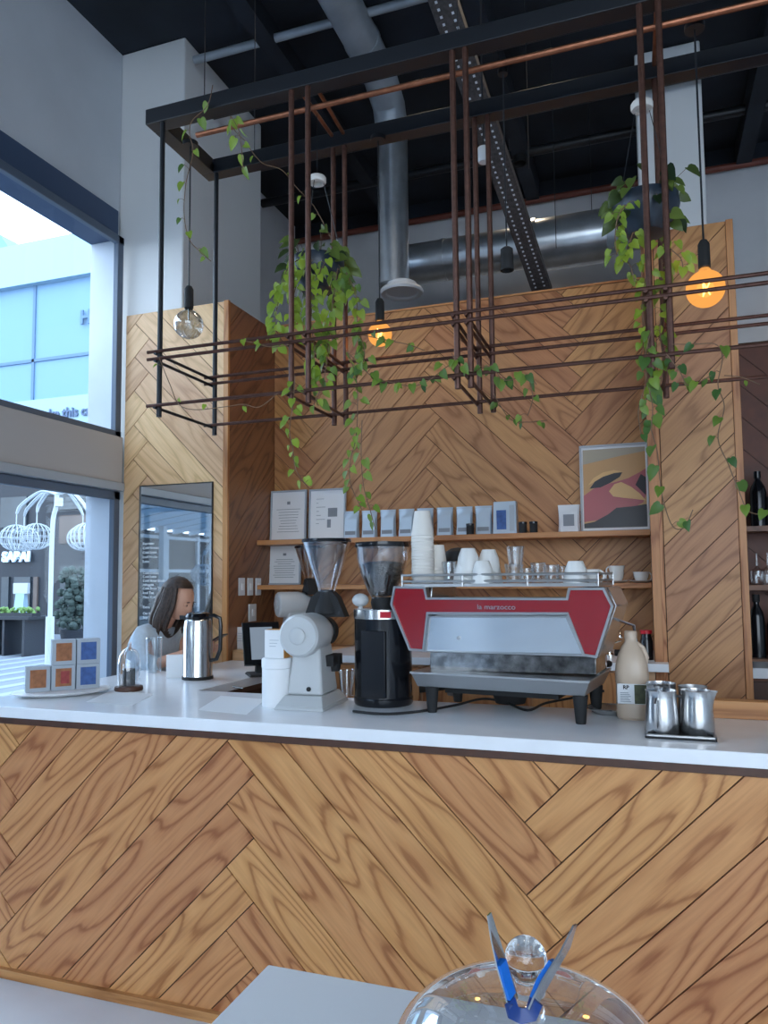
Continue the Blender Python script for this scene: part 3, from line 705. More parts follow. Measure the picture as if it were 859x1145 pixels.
# ================================================================== BACK COUNTER, SHELVES
bc = thing('back_counter', 'white topped oak work counter along the back wall', 'counter', (-1.3, 4.3, 0))
zbc = 1.13
b = bm_(); box(b, -1.84, .085, 4.08, 4.18, zbc-.04, zbc); box(b, -1.84, .02, 4.18, 4.815, zbc-.04, zbc); obj('worktop', b, 'counter', bc, True)
b = bm_(); box(b, -1.83, .02, 4.15, 4.81, 0, zbc-.041); obj('cabinet_body', b, 'woodpale_daylit', bc, True)
for k in range(3):
    x0 = -1.82+k*.61
    dr = plank('door', x0, x0+.59, 4.132, 4.1495, .1, zbc-.06, 'wood', bc, 2, world=True)
    b = bm_(); tube(b, [(x0+.3-.07-bc.location.x, 4.12-4.3, .98), (x0+.3+.07-bc.location.x, 4.12-4.3, .98)], .006, 8); obj('handle', b, 'black', dr)
# splash blocks of the lower region left of the machine
lowb = plank('oak_cabinet', -2.495, -1.85, 4.25, 4.81, 0, 1.125, 'woodpale_daylit', None, 0); tag(lowb, 'pale oak low cabinet by the dark panel side behind the counter', 'cabinet')
def shelf(label, x0, x1, y0, y1, ztop, th):
    o = plank('wall_shelf', x0, x1, y0, y1, ztop-th, ztop, 'woodtrim', None, 0); tag(o, label, 'shelf'); return o
ZS1, ZS2 = 1.836, 1.532
shelf('upper oak shelf on the back wall holding bags and poster', XL1+.014, XR0-.014, 4.57, YB-.001, ZS1, .032)
shelf('lower oak shelf on the back wall holding cups and saucers', XL1+.014, XR0-.014, 4.57, YB-.001, ZS2, .03)
YS = 4.70
# framed certificates
def framed(label, x0, y0, x1, y1, yy, zbase, border='paperg', kind=0, lean=.02, cat='picture', prints=True):
    p0 = at(x0, y1, Y=yy); p1 = at(x1, y0, Y=yy); w = p1.x-p0.x; h = p1.z-zbase
    t = thing('picture_frame', label, cat, ((p0.x+p1.x)/2, yy, zbase)); t.rotation_euler = (-math.atan2(lean, h), 0, 0)
    b = bm_(); e = .012
    ringprism(b, [(-w/2, 0), (w/2, 0), (w/2, h), (-w/2, h)], [(-w/2+e, e), (w/2-e, e), (w/2-e, h-e), (-w/2+e, h-e)], -.008, .01); obj('frame', b, border, t, bev=.001)
    b = bm_(); box(b, -w/2+e*.5, w/2-e*.5, .0, .008, e*.5, h-e*.5); obj('sheet', b, 'paper', t)
    if prints:
        b = bm_(); rr = random.Random(int(x0))
        if kind == 0:
            box(b, -.012, .012, -.001, 0, h*.72, h*.78)
            for k in range(9):
                ww = w*rr.uniform(.2, .34); box(b, -ww, ww, -.001, 0, h*(.62-k*.055), h*(.62-k*.055)+.003)
        else:
            for k in range(7): box(b, -w*.3, w*rr.uniform(-.25, -.05), -.001, 0, h*(.8-k*.08), h*(.8-k*.08)+.003)
            box(b, w*.02, w*.27, -.001, 0, h*.45, h*.62); box(b, w*.0, w*.1, -.001, 0, h*.24, h*.4)
        obj('print', b, 'paperg', t)
    return t, w, h
framed('grey framed certificate at the left end of the upper shelf', 302, 547, 342, 602, 4.76, ZS1, 'cardg')
framed('pale framed drawing beside the certificate on the upper shelf', 345, 545, 386, 602, 4.76, ZS1, 'cardg', 1)
framed('grey framed sheet standing on the lower shelf behind the rear grinder', 299, 608, 336, 655, 4.76, ZS2, 'cardg', 0, .02)
# coffee bags
def bagmesh(w, h, d, m='bag'):
    b = bm_(); N = 6; ring = []
    for i in range(N+1):
        tz = i/N; dd = d*(1-tz)**.6*.5 + .003; ww = w/2*(1-.06*math.sin(tz*PI)); 
        ring.append([V(b, (sx*ww*fx_, sy*dd*fy, tz*h)) for sx, sy, fx_, fy in ((-1, -1, .82, 1), (1, -1, .82, 1), (1, -1, 1, .3), (1, 1, 1, .3), (1, 1, .82, 1), (-1, 1, .82, 1), (-1, 1, 1, .3), (-1, -1, 1, .3))])
    for A_, B2 in zip(ring, ring[1:]):
        for k in range(8): face(b, [A_[k], A_[(k+1) % 8], B2[(k+1) % 8], B2[k]])
    face(b, ring[0][::-1]); face(b, ring[-1]); return b
bagx = [(384, 403), (404, 423), (425, 444), (446, 464), (466, 486), (488, 508), (510, 530), (532, 551)]
bl = ['leftmost silver coffee bag on the upper shelf next to the framed drawing', 'silver coffee bag, second from the framed drawing', 'silver coffee bag, third from the framed drawing', 'silver coffee bag just left of the tall cup stack', 'silver coffee bag right behind the tall paper cup stack', 'silver coffee bag just right of the tall cup stack', 'silver coffee bag with a small black tin before it', 'silver coffee bag leaning against the big silver box']
first = None
for k, (x0, x1) in enumerate(bagx):
    p = at((x0+x1)/2, 598, Y=YS)
    if first is None:
        first = thing('coffee_bag', bl[0], 'coffee bag', (p.x, YS, ZS1), 0, 'coffee bags on the upper shelf')
        obj('pouch', bagmesh(.108, .185, .06), 'bag', first)
        b = bm_(); box(b, -.036, .036, -.0325, -.0295, .025, .05); obj('label_strip', b, 'paperg', first)
        b = bm_(); box(b, -.052, .052, -.007, -.003, .168, .176); obj('seal_strip', b, 'cardg', first)
    else: dup(first, (p.x, YS, ZS1), random.uniform(-.1, .1), bl[k])
p = at(566, 598, Y=YS)
t = thing('coffee_box', 'larger silver blue coffee box ending the row of bags', 'box', (p.x, YS, ZS1))
b = bm_(); frustum(b, (-.075, .075, -.04, .04), (-.07, .07, -.03, .03), 0, .205); obj('carton', b, 'bag', t, bev=.004)
b = bm_(); box(b, -.05, .01, -.0405, -.0395, .03, .15); obj('label_panel', b, 'bluec', t)
b = bm_(); box(b, .03, .06, -.0405, -.0395, .02, .18); obj('label_panel', b, 'cardg', t)
for k, x in enumerate((526, 585, 597)):
    p = at(x, 596, Y=4.63)
    t = thing('black_tin', ['small black tin before the coffee bags', 'small black tin just right of the silver box', 'small black tin, the further right of the pair'][k], 'tin', (p.x, 4.63, ZS1))
    b = bm_(); lathe(b, [(0, 0), (.024, 0), (.024, .058), (0, .058)]); obj('tin_body', b, 'blackmatte', t)
    b = bm_(); lathe(b, [(0, .058), (.0255, .058), (.0255, .07), (0, .072)]); obj('lid', b, 'blackpl', t)
p = at(637, 596, Y=YS)
t = thing('coffee_bag', 'white coffee bag with a dark square label beside the poster', 'coffee bag', (p.x, YS, ZS1))
obj('pouch', bagmesh(.13, .17, .05, 'paper'), 'plastwhite', t)
b = bm_(); box(b, -.032, .032, -.030, -.026, .04, .11); obj('label_square', b, 'paperg', t)
# poster
t, w, h = framed('large framed close-up picture in tan pink and black on the upper shelf', 650, 493, 725, 594, 4.74, ZS1, 'framel', 0, .03, 'poster', False)
M['p1'] = mat('print_tan', srgb(196, 152, 100), .35); M['p2'] = mat('print_pink', srgb(176, 92, 96), .35); M['p3'] = mat('print_black', srgb(34, 32, 40), .35); M['p4'] = mat('print_beige', srgb(222, 180, 120), .35); M['p5'] = mat('print_grey', srgb(170, 160, 140), .35)
def flat(poly, m, yy):
    b = bm_(); prism(b, [(x*w-w/2, z*h) for x, z in poly], yy, yy+.0008); o = obj('print_area', b, m, t, smooth=0); return o
e_ = .05
flat([(e_, e_), (1-e_, e_), (1-e_, 1-e_), (e_, 1-e_)], 'p1', -.0012)
flat([(e_, .78), (.6, .86), (1-e_, .9), (1-e_, 1-e_), (e_, 1-e_)], 'p5', -.0022)
flat([(e_, .12), (.5, .16), (.9, .32), (1-e_, .42), (1-e_, .70), (.86, .66), (.7, .60), (.5, .56), (.35, .54), (.2, .50), (e_, .42)], 'p2', -.0022)
flat([(.14, .50), (.22, .58), (.34, .63), (.5, .665), (.62, .67), (.58, .62), (.45, .56), (.3, .51)], 'p3', -.0032)
flat([(.12, .54), (.2, .62), (.34, .68), (.5, .70), (.62, .68), (.5, .665), (.34, .63), (.22, .58)], 'p4', -.0034)
flat([(.42, .46), (.50, .54), (.60, .56), (.74, .50), (.86, .42), (.94, .34), (.80, .36), (.62, .38), (.48, .40)], 'p4', -.0036)
flat([(e_, e_), (1-e_, e_), (1-e_, .30), (.75, .28), (.52, .27), (.40, .20), (.2, .12), (e_, .10)], 'p3', -.0036)
flat([(.80, .52), (.94, .40), (.95, .60), (.88, .64)], 'p3', -.0036)
# cups
def cup_mesh(b, r, h, th=.003, c=(0, 0, 0), inv=False):
    pr = [(0, 0), (r*.55, 0), (r*.6, h*.04), (r*.86, h*.4), (r, h), (r-th, h), (r*.84-th, h*.42), (r*.5, h*.1), (0, h*.1)]
    if inv: pr = [(a, h-z) for a, z in pr]
    lathe(b, pr, c, 24)
def handle(b, r, h, ang=0, s=1):
    pts = [Vector(((r*.8+.022*math.sin(a))*1.0, 0, h*.5+.45*h*math.cos(a))) for a in (R(20+140*k/7) for k in range(8))]
    m = Matrix.Rotation(ang, 3, 'Z'); tube(b, [m @ q for q in pts], .004, 8)
def cup_saucer(label, x, y, ang, n=1, group=None):
    p = at(x, y, Y=4.52)
    t = thing('saucer', label.replace('cup', 'saucer under the cup') if False else label, 'saucer', (p.x, 4.52, ZS2))
    return t
def saucer(label, p):
    t = thing('saucer', label, 'saucer', p); b = bm_(); lathe(b, [(0, 0), (.035, 0), (.07, .012), (.072, .015), (.035, .005), (0, .005)]); obj('plate', b, 'cup', t); 
    b = bm_(); lathe(b, [(.024, .005), (.026, .0075), (.028, .005)]); obj('well_ring', b, 'cup', t); return t
def ccup(label, p, r=.042, h=.05, ang=-.6, inv=False, hd=True, group=None, m='cup'):
    t = thing('coffee_cup', label, 'cup', p, 0, group); b = bm_(); cup_mesh(b, r, h, inv=inv); obj('cup_body', b, m, t)
    if hd: b = bm_(); handle(b, r, h, ang); obj('handle', b, m, t)
    return t
p = at(689, 644, Y=4.66); P1 = Vector((p.x, 4.66, ZS2)); saucer('white saucer under the two stacked cups on the lower shelf', P1)
ccup('lower white cup of the stack of two on the lower shelf', P1+Vector((0, 0, .0056)), .046, .058, 3.4); ccup('upper white cup of the stack of two on the lower shelf', P1+Vector((.004, 0, .044)), .046, .056, 3.0)
p = at(717, 644, Y=4.66); P1 = Vector((p.x, 4.66, ZS2)); saucer('white saucer at the right end of the lower shelf', P1); ccup('single white cup on the saucer at the right end of the lower shelf', P1+Vector((0, 0, .0056)), .045, .058, 0)
# on the back counter
p = at(728, 735, Y=4.25)
def bottle(label, p, r, h, m, cap, capm, shrink=.4):
    t = thing('bottle', label, 'bottle', p)
    b = bm_(); lathe(b, [(0, 0), (r, 0), (r, h*.62), (r*.85, h*.72), (r*shrink, h*.84), (r*shrink, h*.9), (0, h*.9)]); obj('bottle_body', b, m, t)
    b = bm_(); lathe(b, [(0, h), (r*shrink*1.25, h), (r*shrink*1.25, h*.88), (0, h*.88)]); obj('cap', b, capm, t); return t
bottle('small black bottle with a red cap on the back counter', Vector((p.x-.02, 4.28, zbc)), .033, .155, 'blackpl', 1, 'redt', .75)
p = at(681, 735, Y=4.3)
t = thing('steel_tap', 'chrome tap on the back counter right of the machine', 'tap', (p.x, 4.42, zbc))
b = bm_(); lathe(b, [(0, 0), (.024, 0), (.024, .01), (.014, .02), (.014, .1), (0, .1)]); obj('tap_base', b, 'chrome', t)
b = bm_(); tube(b, [(0, 0, .09), (0, 0, .14), (.03, -.03, .155), (.06, -.08, .14), (.065, -.1, .11)], .009, 10); obj('spout', b, 'chrome', t)
b = bm_(); tube(b, [(.01, 0, .07), (.06, .01, .085)], .005, 8); obj('lever', b, 'chrome', t)
# sign card + tablet
p = at(270, 730, Y=4.33)
t = thing('card_holder', 'white upright card on the oak ledge beside the dark panel', 'card', (p.x, 4.33, 1.126))
b = bm_(); box(b, -.05, .05, -.005, .005, 0, .14); obj('card', b, 'paper', t, bev=.001)
b = bm_()
for k in range(4): box(b, -.03, .03-.008*(k % 2), -.0062, -.0052, .05+k*.016, .053+k*.016)
obj('print', b, 'cardg', t)
p = at(283, 745, Y=3.28)
t = thing('register_tablet', 'black point of sale tablet tilted on its stand', 'tablet', (-1.95, 3.22, 1.0)); 
q0 = at(273, 694, Y=3.25); q1 = at(297, 745, Y=3.25)
cx_ = -1.93
t.location = (at(288, 757, Z=ZC).x, at(288, 757, Z=ZC).y+.06, ZC); t.rotation_euler = (0, 0, R(38))
mt = Matrix.Rotation(R(-24), 4, 'X')
b = bm_(); box(b, -.10, .10, -.008, .008, .06, .30, mtx=Matrix.Translation((0, -.03, .0)) @ mt); obj('tablet_body', b, 'blackpl', t, bev=.003)
b = bm_(); box(b, -.06, .06, -.0095, -.0082, .09, .27, mtx=Matrix.Translation((0, -.03, .0)) @ mt); obj('screen', b, 'screen', t)
b = bm_(); frustum(b, (-.08, .08, -.06, .12), (-.07, .07, -.05, .11), .0, .012); frustum(b, (-.03, .03, .04, .09), (-.025, .025, .035, .06), .012, .16); obj('stand', b, 'blackmatte', t, bev=.003)
b = bm_(); box(b, -1.935, -1.6, 3.055, 3.33, ZC-.16, ZC-.12); tag(obj('work_shelf', b, 'blackmatte', bev=.002), 'dark recessed shelf inside the counter corner right of the tablet', 'shelf')
b = bm_(); box(b, -1.93, -1.62, 3.06, 3.31, 0, ZC-.1605); tag(obj('till_cabinet', b, 'darkwood', bev=.002), 'dark cabinet under the recessed shelf behind the counter', 'cabinet')

# ================================================================== COUNTER OBJECTS
# display plate and boxes
e = Vector((.67, .74, 0)).normalized()
cpl = Vector((-2.50, 2.775, ZC))
t = thing('display_plate', 'white oval plate holding the small product boxes', 'plate', cpl, math.atan2(e.y, e.x))
b = bm_(); lathe(b, [(0, .0), (.12, .0), (.19, .012), (.20, .018), (.195, .021), (0, .021)], seg=48, sx=1.05, sy=.72); obj('plate', b, 'white', t)
b = bm_(); lathe(b, [(.10, -.0), (.11, .001), (.11, -.0)], seg=40); obj('foot_ring', b, 'cardg', t)
w_ = .104
def dbox(label, i, j, m1, m2=None):
    base = cpl+e*((i-1)*w_-.0)+Vector((0, 0, .0215+j*.112))
    t = thing('product_box', label, 'box', base, math.atan2(e.y, e.x), 'small boxes on the oval plate')
    b = bm_(); box(b, -.05, .05, -.032, .032, 0, .111); obj('carton', b, 'cardg', t, bev=.002)
    b = bm_(); box(b, -.033, .033, -.0335, -.0318, .018, .097); obj('picture_panel', b, m1, t)
    if m2:
        b = bm_(); box(b, -.012, .024, -.0345, -.0336, .03, .085); obj('picture_accent', b, m2, t)
dbox('bottom left grey box with a brown picture on the oval plate', 0, 0, 'brownc')
dbox('bottom middle grey box with a red and brown picture', 1, 0, 'brownc', 'redc')
dbox('bottom right grey box with a blue picture', 2, 0, 'bluec')
dbox('top row grey box with a brown picture', 1, 1, 'brownc')
dbox('top right grey box with a blue picture, highest on the plate', 2, 1, 'bluec')
# small glass cloche with black candle
p = at(144, 772, Z=ZC)
t = thing('glass_bell', 'small glass bell jar with a black candle on a wooden foot', 'bell jar', (p.x, p.y, ZC))
b = bm_(); lathe(b, [(0, 0), (.062, 0), (.065, .006), (.062, .02), (.045, .024), (0, .024)]); obj('wooden_foot', b, 'darkwood', t)
b = bm_(); lathe(b, [(.05, .024), (.052, .12), (.046, .16), (.03, .185), (.012, .196), (.01, .2), (.013, .21), (0, .215)]); obj('bell', b, 'glassd', t)
b = bm_(); lathe(b, [(0, .024), (.028, .024), (.028, .10), (0, .10)]); obj('candle', b, 'blackmatte', t)
p = at(172, 752, Z=ZC)
t = thing('glass_vase', 'tall clear glass standing between bell jar and thermos', 'glass', (p.x, p.y, ZC))
b = bm_(); lathe(b, [(0, .004), (.04, .004), (.045, .19), (.042, .19), (.038, .012), (0, .012)]); obj('glass_body', b, 'glass', t)
b = bm_(); lathe(b, [(.041, .187), (.045, .193), (.047, .187)]); obj('rim', b, 'glassd', t)
p = at(193, 758, Z=ZC)
t = thing('card_box', 'small white box standing left of the steel thermos', 'box', (p.x+.0, p.y+.03, ZC), R(35))
b = bm_(); box(b, -.05, .05, -.03, .03, 0, .115); obj('carton', b, 'paper', t, bev=.002)
b = bm_(); box(b, .0505, .0515, -.026, .026, .006, .11); obj('side_panel', b, 'paperg', t)
# thermos
p = at(221, 759, Z=ZC)
t = thing('thermos_flask', 'tall steel thermos jug with black lid and handle', 'thermos', (p.x, p.y, ZC), R(12))
b = bm_(); lathe(b, [(0, 0), (.075, 0), (.077, .01), (.075, .015), (.074, .26), (.068, .30), (.06, .308), (0, .308)], seg=36); obj('flask_body', b, 'steel', t)
b = bm_(); lathe(b, [(0, 0), (.079, 0), (.079, .016), (0, .016)], seg=36); obj('base_ring', b, 'blackmatte', t)
b = bm_(); lathe(b, [(.062, .308), (.066, .318), (.058, .335), (.04, .342), (0, .344)], seg=30); box(b, -.095, -.05, -.014, .014, .305, .325); obj('lid', b, 'blackpl', t)
b = bm_(); tube(b, [(.05, 0, .318), (.085, 0, .325), (.118, 0, .31), (.122, 0, .27), (.12, 0, .15), (.10, 0, .10), (.07, 0, .095)], .010, 10); obj('handle', b, 'blackpl', t)
# papers and pen
def sheet(label, pts):
    P = [at(x, y, Z=ZC+.0006) for x, y in pts]
    b = bm_(); a = [V(b, q) for q in P]; c = [V(b, q+Vector((0, 0, .0008))) for q in P]
    face(b, a[::-1]); face(b, c)
    for i in range(4): face(b, [a[i], a[(i+1) % 4], c[(i+1) % 4], c[i]])
    o = obj('paper_sheet', b, 'paper', smooth=0); tag(o, label, 'paper')
sheet('white paper sheet lying before the glass bell jar', [(96, 785), (148, 789), (172, 776), (125, 772)])
sheet('white paper sheet lying left of the white canister', [(221, 794), (276, 799), (297, 782), (247, 778)])
p = at(266, 770, Z=ZC)
t = thing('pen', 'short dark pen lying on the counter near the till corner', 'pen', (p.x, p.y, ZC+.005), R(-30))
b = bm_(); tube(b, [(-.04, 0, 0), (.035, 0, 0)], .0045, 10); obj('barrel', b, 'blackpl', t)
b = bm_(); tube(b, [(.035, 0, 0), (.045, 0, 0)], [.004, .001], 10); obj('tip', b, 'steel', t)
# canister + box
p = at(309, 792, Z=ZC)+Vector((-.025, .055, 0))
t = thing('canister', 'white round lidded canister left of the white grinder', 'canister', p)
b = bm_(); lathe(b, [(0, 0), (.058, 0), (.06, .004), (.06, .15), (.057, .152), (0, .152)]); obj('canister_body', b, 'white', t)
b = bm_(); lathe(b, [(0, .1525), (.061, .1525), (.062, .157), (.062, .186), (.058, .192), (0, .192)]); obj('lid', b, 'white', t)
t = thing('tea_box', 'small white and orange carton on top of the canister', 'box', p+Vector((.0, 0, .1925)), R(2))
b = bm_(); box(b, -.042, .042, -.028, .028, 0, .112); obj('carton', b, 'paper', t, bev=.001)
b = bm_(); box(b, .0422, .0428, -.028, .028, 0, .112); box(b, -.042, .042, -.028, .028, .1122, .1126); obj('orange_side', b, 'orange', t)
b = bm_()
for k in range(3): box(b, -.02, .02-.006*k, -.0292, -.0284, .07-k*.012, .072-k*.012)
obj('print', b, 'cardg', t)
# ---------------- shop grinder
def shop_grinder(loc, rz, label, sc=1.0):
    t = thing('coffee_grinder', label, 'grinder', loc, rz)
    b = bm_(); frustum(b, (-.105, .105, -.15, .15), (-.10, .10, -.145, .145), 0, .012); frustum(b, (-.10, .10, -.145, .145), (-.078, .078, -.10, .11), .012, .05); obj('base', b, 'cream', t, bev=.004)
    b = bm_(); frustum(b, (-.076, .076, -.09, .10), (-.056, .056, -.065, .078), .05, .25); obj('column', b, 'cream', t, bev=.012)
    b = bm_(); lathe(b, [(0, -.135), (.030, -.135), (.032, -.13), (.074, -.128), (.083, -.118), (.085, -.10), (.085, .02), (.078, .06), (.06, .09), (.055, .13), (0, .13)], (-.01, 0, .285), 36, axis=(0, 1, 0)); obj('motor_housing', b, 'cream', t)
    b = bm_(); lathe(b, [(0, -.142), (.026, -.142), (.033, -.138), (.033, -.134), (0, -.134)], (-.01, 0, .285), 30, axis=(0, 1, 0)); obj('end_cap', b, 'cream', t)
    b = bm_(); lathe(b, [(.04, .13), (.062, .135), (.062, .175), (.04, .185), (0, .186)], (-.01, 0, .285), 30, axis=(0, 1, 0)); obj('grind_head', b, 'blackmatte', t)
    b = bm_(); lathe(b, [(0, .365), (.055, .365), (.05, .39), (.037, .43), (.034, .46), (0, .46)], (.03, .09, 0)); prism(b, [(-.06, .35), (.12, .35), (.085, .43), (.06, .455), (.0, .455), (-.03, .43)], .06, .12); obj('hopper_neck', b, 'blackmatte', t)
    b = bm_(); lathe(b, [(.034, .45), (.038, .47), (.070, .56), (.094, .635), (.1, .66), (.097, .66), (.09, .635), (.066, .56), (.034, .47)], (.03, .09, 0), 32); obj('hopper', b, 'hopper', t)
    b = bm_(); lathe(b, [(0, .66), (.103, .66), (.105, .664), (.103, .674), (0, .676)], (.03, .09, 0), 32); obj('hopper_lid', b, 'blackpl', t)
    b = bm_(); box(b, .045, .095, -.01, .1, .155, .20); lathe(b, [(0, .0), (.022, 0), (.03, .07), (0, .07)], (.075, .06, .13)); obj('spout', b, 'blackmatte', t, bev=.003)
    b = bm_(); lathe(b, [(0, 0), (.009, 0), (.009, .006), (0, .006)], (.02, -.088, .075), 14, axis=(0, -1, .1)); obj('screw_cap', b, 'blackmatte', t)
    b = bm_(); tube(b, [(-.03, .19-.02, .30), (-.03, .2, .345)], .006, 8); sphere(b, (-.03, .205, .35), .014, 12, 8); obj('dial_knob', b, 'blackpl', t)
    t.scale = (sc, sc, sc); return t
shop_grinder((-1.295, 2.835, ZC), R(3), 'white shop coffee grinder with clear cone hopper, front of counter')
p = at(331, 740, Y=4.52)
shop_grinder((p.x, 4.52, 1.126), R(-48), 'second white grinder further back, partly behind the front grinder', .98)
# ---------------- black grinder
p = Vector((-1.028, 2.945, ZC))
t = thing('coffee_grinder', 'black cylinder coffee grinder with bean filled clear hopper', 'grinder', p)
b = bm_(); lathe(b, [(0, 0), (.115, 0), (.12, .01), (.12, .03), (.117, .033), (.117, .34), (.118, .345), (0, .345)], seg=40); box(b, -.05, .05, -.124, -.1, .04, .30); obj('grinder_body', b, 'blackpl', t, bev=.002)
b = bm_(); lathe(b, [(0, .3455), (.12, .3455), (.12, .382), (.112, .386), (0, .386)], seg=40); obj('steel_collar', b, 'steel', t)
b = bm_(); lathe(b, [(0, .386), (.045, .386), (.05, .41), (.045, .43), (0, .43)]); obj('hopper_neck', b, 'blackmatte', t)
b = bm_(); lathe(b, [(.045, .425), (.06, .45), (.088, .52), (.104, .585), (.108, .635), (.105, .635), (.1, .585), (.084, .52), (.055, .45)], seg=34); obj('hopper', b, 'hopper', t)
b = bm_(); lathe(b, [(0, .432), (.05, .44), (.08, .515), (.094, .565), (.06, .575), (0, .58)], seg=30); obj('coffee_beans', b, 'beans', t)['kind'] = 'stuff'
b = bm_(); lathe(b, [(0, .635), (.111, .635), (.113, .64), (.111, .655), (.03, .66), (0, .66)], seg=34); obj('hopper_lid', b, 'blackpl', t)
b = bm_(); sphere(b, (-.075, -.06, .42), .034, 14, 10, (1, 1, .8)); tube(b, [(-.075, -.06, .385), (-.075, -.06, .42)], .01, 8); obj('dosing_knob', b, 'cream', t)
b = bm_(); box(b, .03, .075, -.121, -.117, .352, .376); obj('red_badge', b, 'redt', t)
b = bm_(); box(b, -.03, .03, .1, .17, .2, .26); frustum(b, (-.02, .02, .12, .16), (-.03, .03, .11, .17), .14, .2); obj('spout', b, 'blackmatte', t)
# small glass tumblers by grinders
gp = at(380, 781, Z=ZC)+Vector((.0, .10, 0))
def tumbler(label, p, r=.032, h=.09, cat='glass', group=None, m='glass'):
    t = thing('glass_tumbler', label, cat, p, 0, group)
    b = bm_(); lathe(b, [(0, 0), (r*.75, 0), (r, h), (r-.002, h), (r*.72, .008), (0, .008)]); obj('glass_body', b, m, t)
    b = bm_(); lathe(b, [(r-.003, h), (r-.001, h+.002), (r+.001, h)]); obj('rim', b, 'glassd', t); return t
tumbler('clear glass tumbler between the two front grinders', gp+Vector((.0, -.02, 0)), .036, .11)

# ---------------- espresso machine
MR = R(-7.5)
mo = Vector((-.205, 2.715, ZC)); mdx = Vector((math.cos(MR), math.sin(MR), 0)); mdy = Vector((-math.sin(MR), math.cos(MR), 0))
def ml(x, y, ly=0):
    """pixel -> machine local (x, z) on the plane local y = ly"""
    d = fw + rt*((x-CX)/F) - up*((y-CY)/F); o_ = Vector((0, 0, H))
    t_ = ((mo+mdy*ly)-o_).dot(mdy)/d.dot(mdy); q = o_+d*t_-mo
    return (q.dot(mdx), q.z)
em = thing('espresso_machine', 'red and steel espresso machine seen from behind', 'espresso machine', mo, MR)
def loc(L): return [ml(x, y) for x, y in L]
outer = loc([(441, 655.5), (476, 656), (478, 668), (633, 668.5), (636, 657), (676, 657), (686, 678), (666, 737), (650, 734.5), (633, 687.5), (478, 687), (471, 729.5), (454, 728), (436, 676)])
def tilt(b):
    for v in b.verts: v.co.y += (outer[0][1]-v.co.z)*.14
ctr = (sum(p[0] for p in outer)/len(outer), sum(p[1] for p in outer)/len(outer))
def inset(P, d):
    n = len(P); out = []
    ar = sum(P[i][0]*P[(i+1) % n][1]-P[(i+1) % n][0]*P[i][1] for i in range(n)); sg = 1 if ar > 0 else -1
    for i in range(n):
        a, b_, c_ = Vector(P[i-1]), Vector(P[i]), Vector(P[(i+1) % n])
        e1 = (b_-a).normalized(); e2 = (c_-b_).normalized(); n1 = Vector((-e1.y, e1.x))*sg; n2 = Vector((-e2.y, e2.x))*sg
        k = (n1+n2); k = k/max(.35, 1+n1.dot(n2)); out.append(tuple(b_+k*d))
    return out
inn = inset(outer, .0085)
b = bm_(); ringprism(b, outer, inn, -.008, .03); tilt(b); obj('panel_rim', b, 'steelb', em)
# red enamel pieces: left wing, right wing, band (one part, one outline)
b = bm_(); prism(b, inn, -.001, .02); tilt(b); obj('red_panel', b, 'red', em)
# polished inner panel
pp = loc([(478, 689), (633, 689.5), (652, 735), (471, 730)])
b = bm_(); prism(b, pp, .002, .02); tilt(b); obj('polished_panel', b, 'polish', em)
b = bm_(); ringprism(b, pp, inset(pp, .006), -.004, .004); tilt(b); obj('panel_rim', b, 'steelb', em)
# body behind (hexagonal ends)
D = .37
xl, xr = outer[13][0], outer[6][0]
zt, zm, zl = outer[0][1], outer[13][1], outer[12][1]
def endp(b, x0, x1):
    # side profile in yz, extruded along x
    pr = [(.0, zt-.005), (.03, zt), (D-.06, zt), (D, zm), (D-.1, zl-.06), (.05, zl-.06), (.02, zl)]
    a = [V(b, (x0, y, z)) for y, z in pr]; c_ = [V(b, (x1, y, z)) for y, z in pr]
    face(b, a); face(b, c_[::-1])
    for i in range(len(pr)): face(b, [a[i], c_[i], c_[(i+1) % len(pr)], a[(i+1) % len(pr)]])
x_a, x_b = outer[12][0]+.02, outer[7][0]-.0
b = bm_(); prism(b, [outer[0], (outer[1][0], outer[1][1]), outer[11], outer[12], outer[13]], .066, D-.05); obj('side_housing', b, 'steel', em, bev=.003)
b = bm_(); prism(b, [outer[4], outer[5], outer[6], outer[7], outer[8]], .066, D-.05); obj('side_housing', b, 'steel', em, bev=.003)
b = bm_(); prism(b, [(outer[2][0], outer[2][1]-.004), (outer[3][0], outer[3][1]-.004), outer[8], outer[11]], .066, D-.08); obj('boiler_housing', b, 'steelb', em)
# lower stainless back, work area and drip tray
lo0 = loc([(473, 731), (662, 737), (662, 757), (473, 752)])
b = bm_(); prism(b, lo0, .07, D-.12); obj('lower_panel', b, mat('dark_steel', (.34, .32, .30), .12, .95, noise=.6, nscale=26), em, bev=.002)
tr0 = loc([(463, 752), (661, 762), (657, 778.5), (467, 767.5)])
zt1 = (tr0[0][1]+tr0[1][1])/2; zt2 = (tr0[2][1]+tr0[3][1])/2
b = bm_(); frustum(b, (tr0[3][0]+.0, tr0[2][0]-.01, .0, D-.02), (tr0[0][0], tr0[1][0], -.03, D), zt2, zt1); obj('drip_tray', b, 'steelb', em, bev=.002)
b = bm_(); box(b, tr0[0][0]-.002, tr0[1][0]+.002, -.034, D+.004, zt1, zt1+.006); obj('tray_rim', b, 'steelb', em)
b = bm_(); box(b, tr0[3][0]+.08, tr0[2][0]-.12, .08, D-.1, zt2-.03, zt2); obj('under_pan', b, 'blackmatte', em)
for lx in (ml(481, 785)[0], ml(648, 795)[0]):
    for ly in (.02, D-.08):
        b = bm_(); lathe(b, [(0, 0), (.017, 0), (.018, .006), (.026, zt2), (0, zt2)], (lx, ly, 0)); obj('foot', b, 'blackmatte', em)
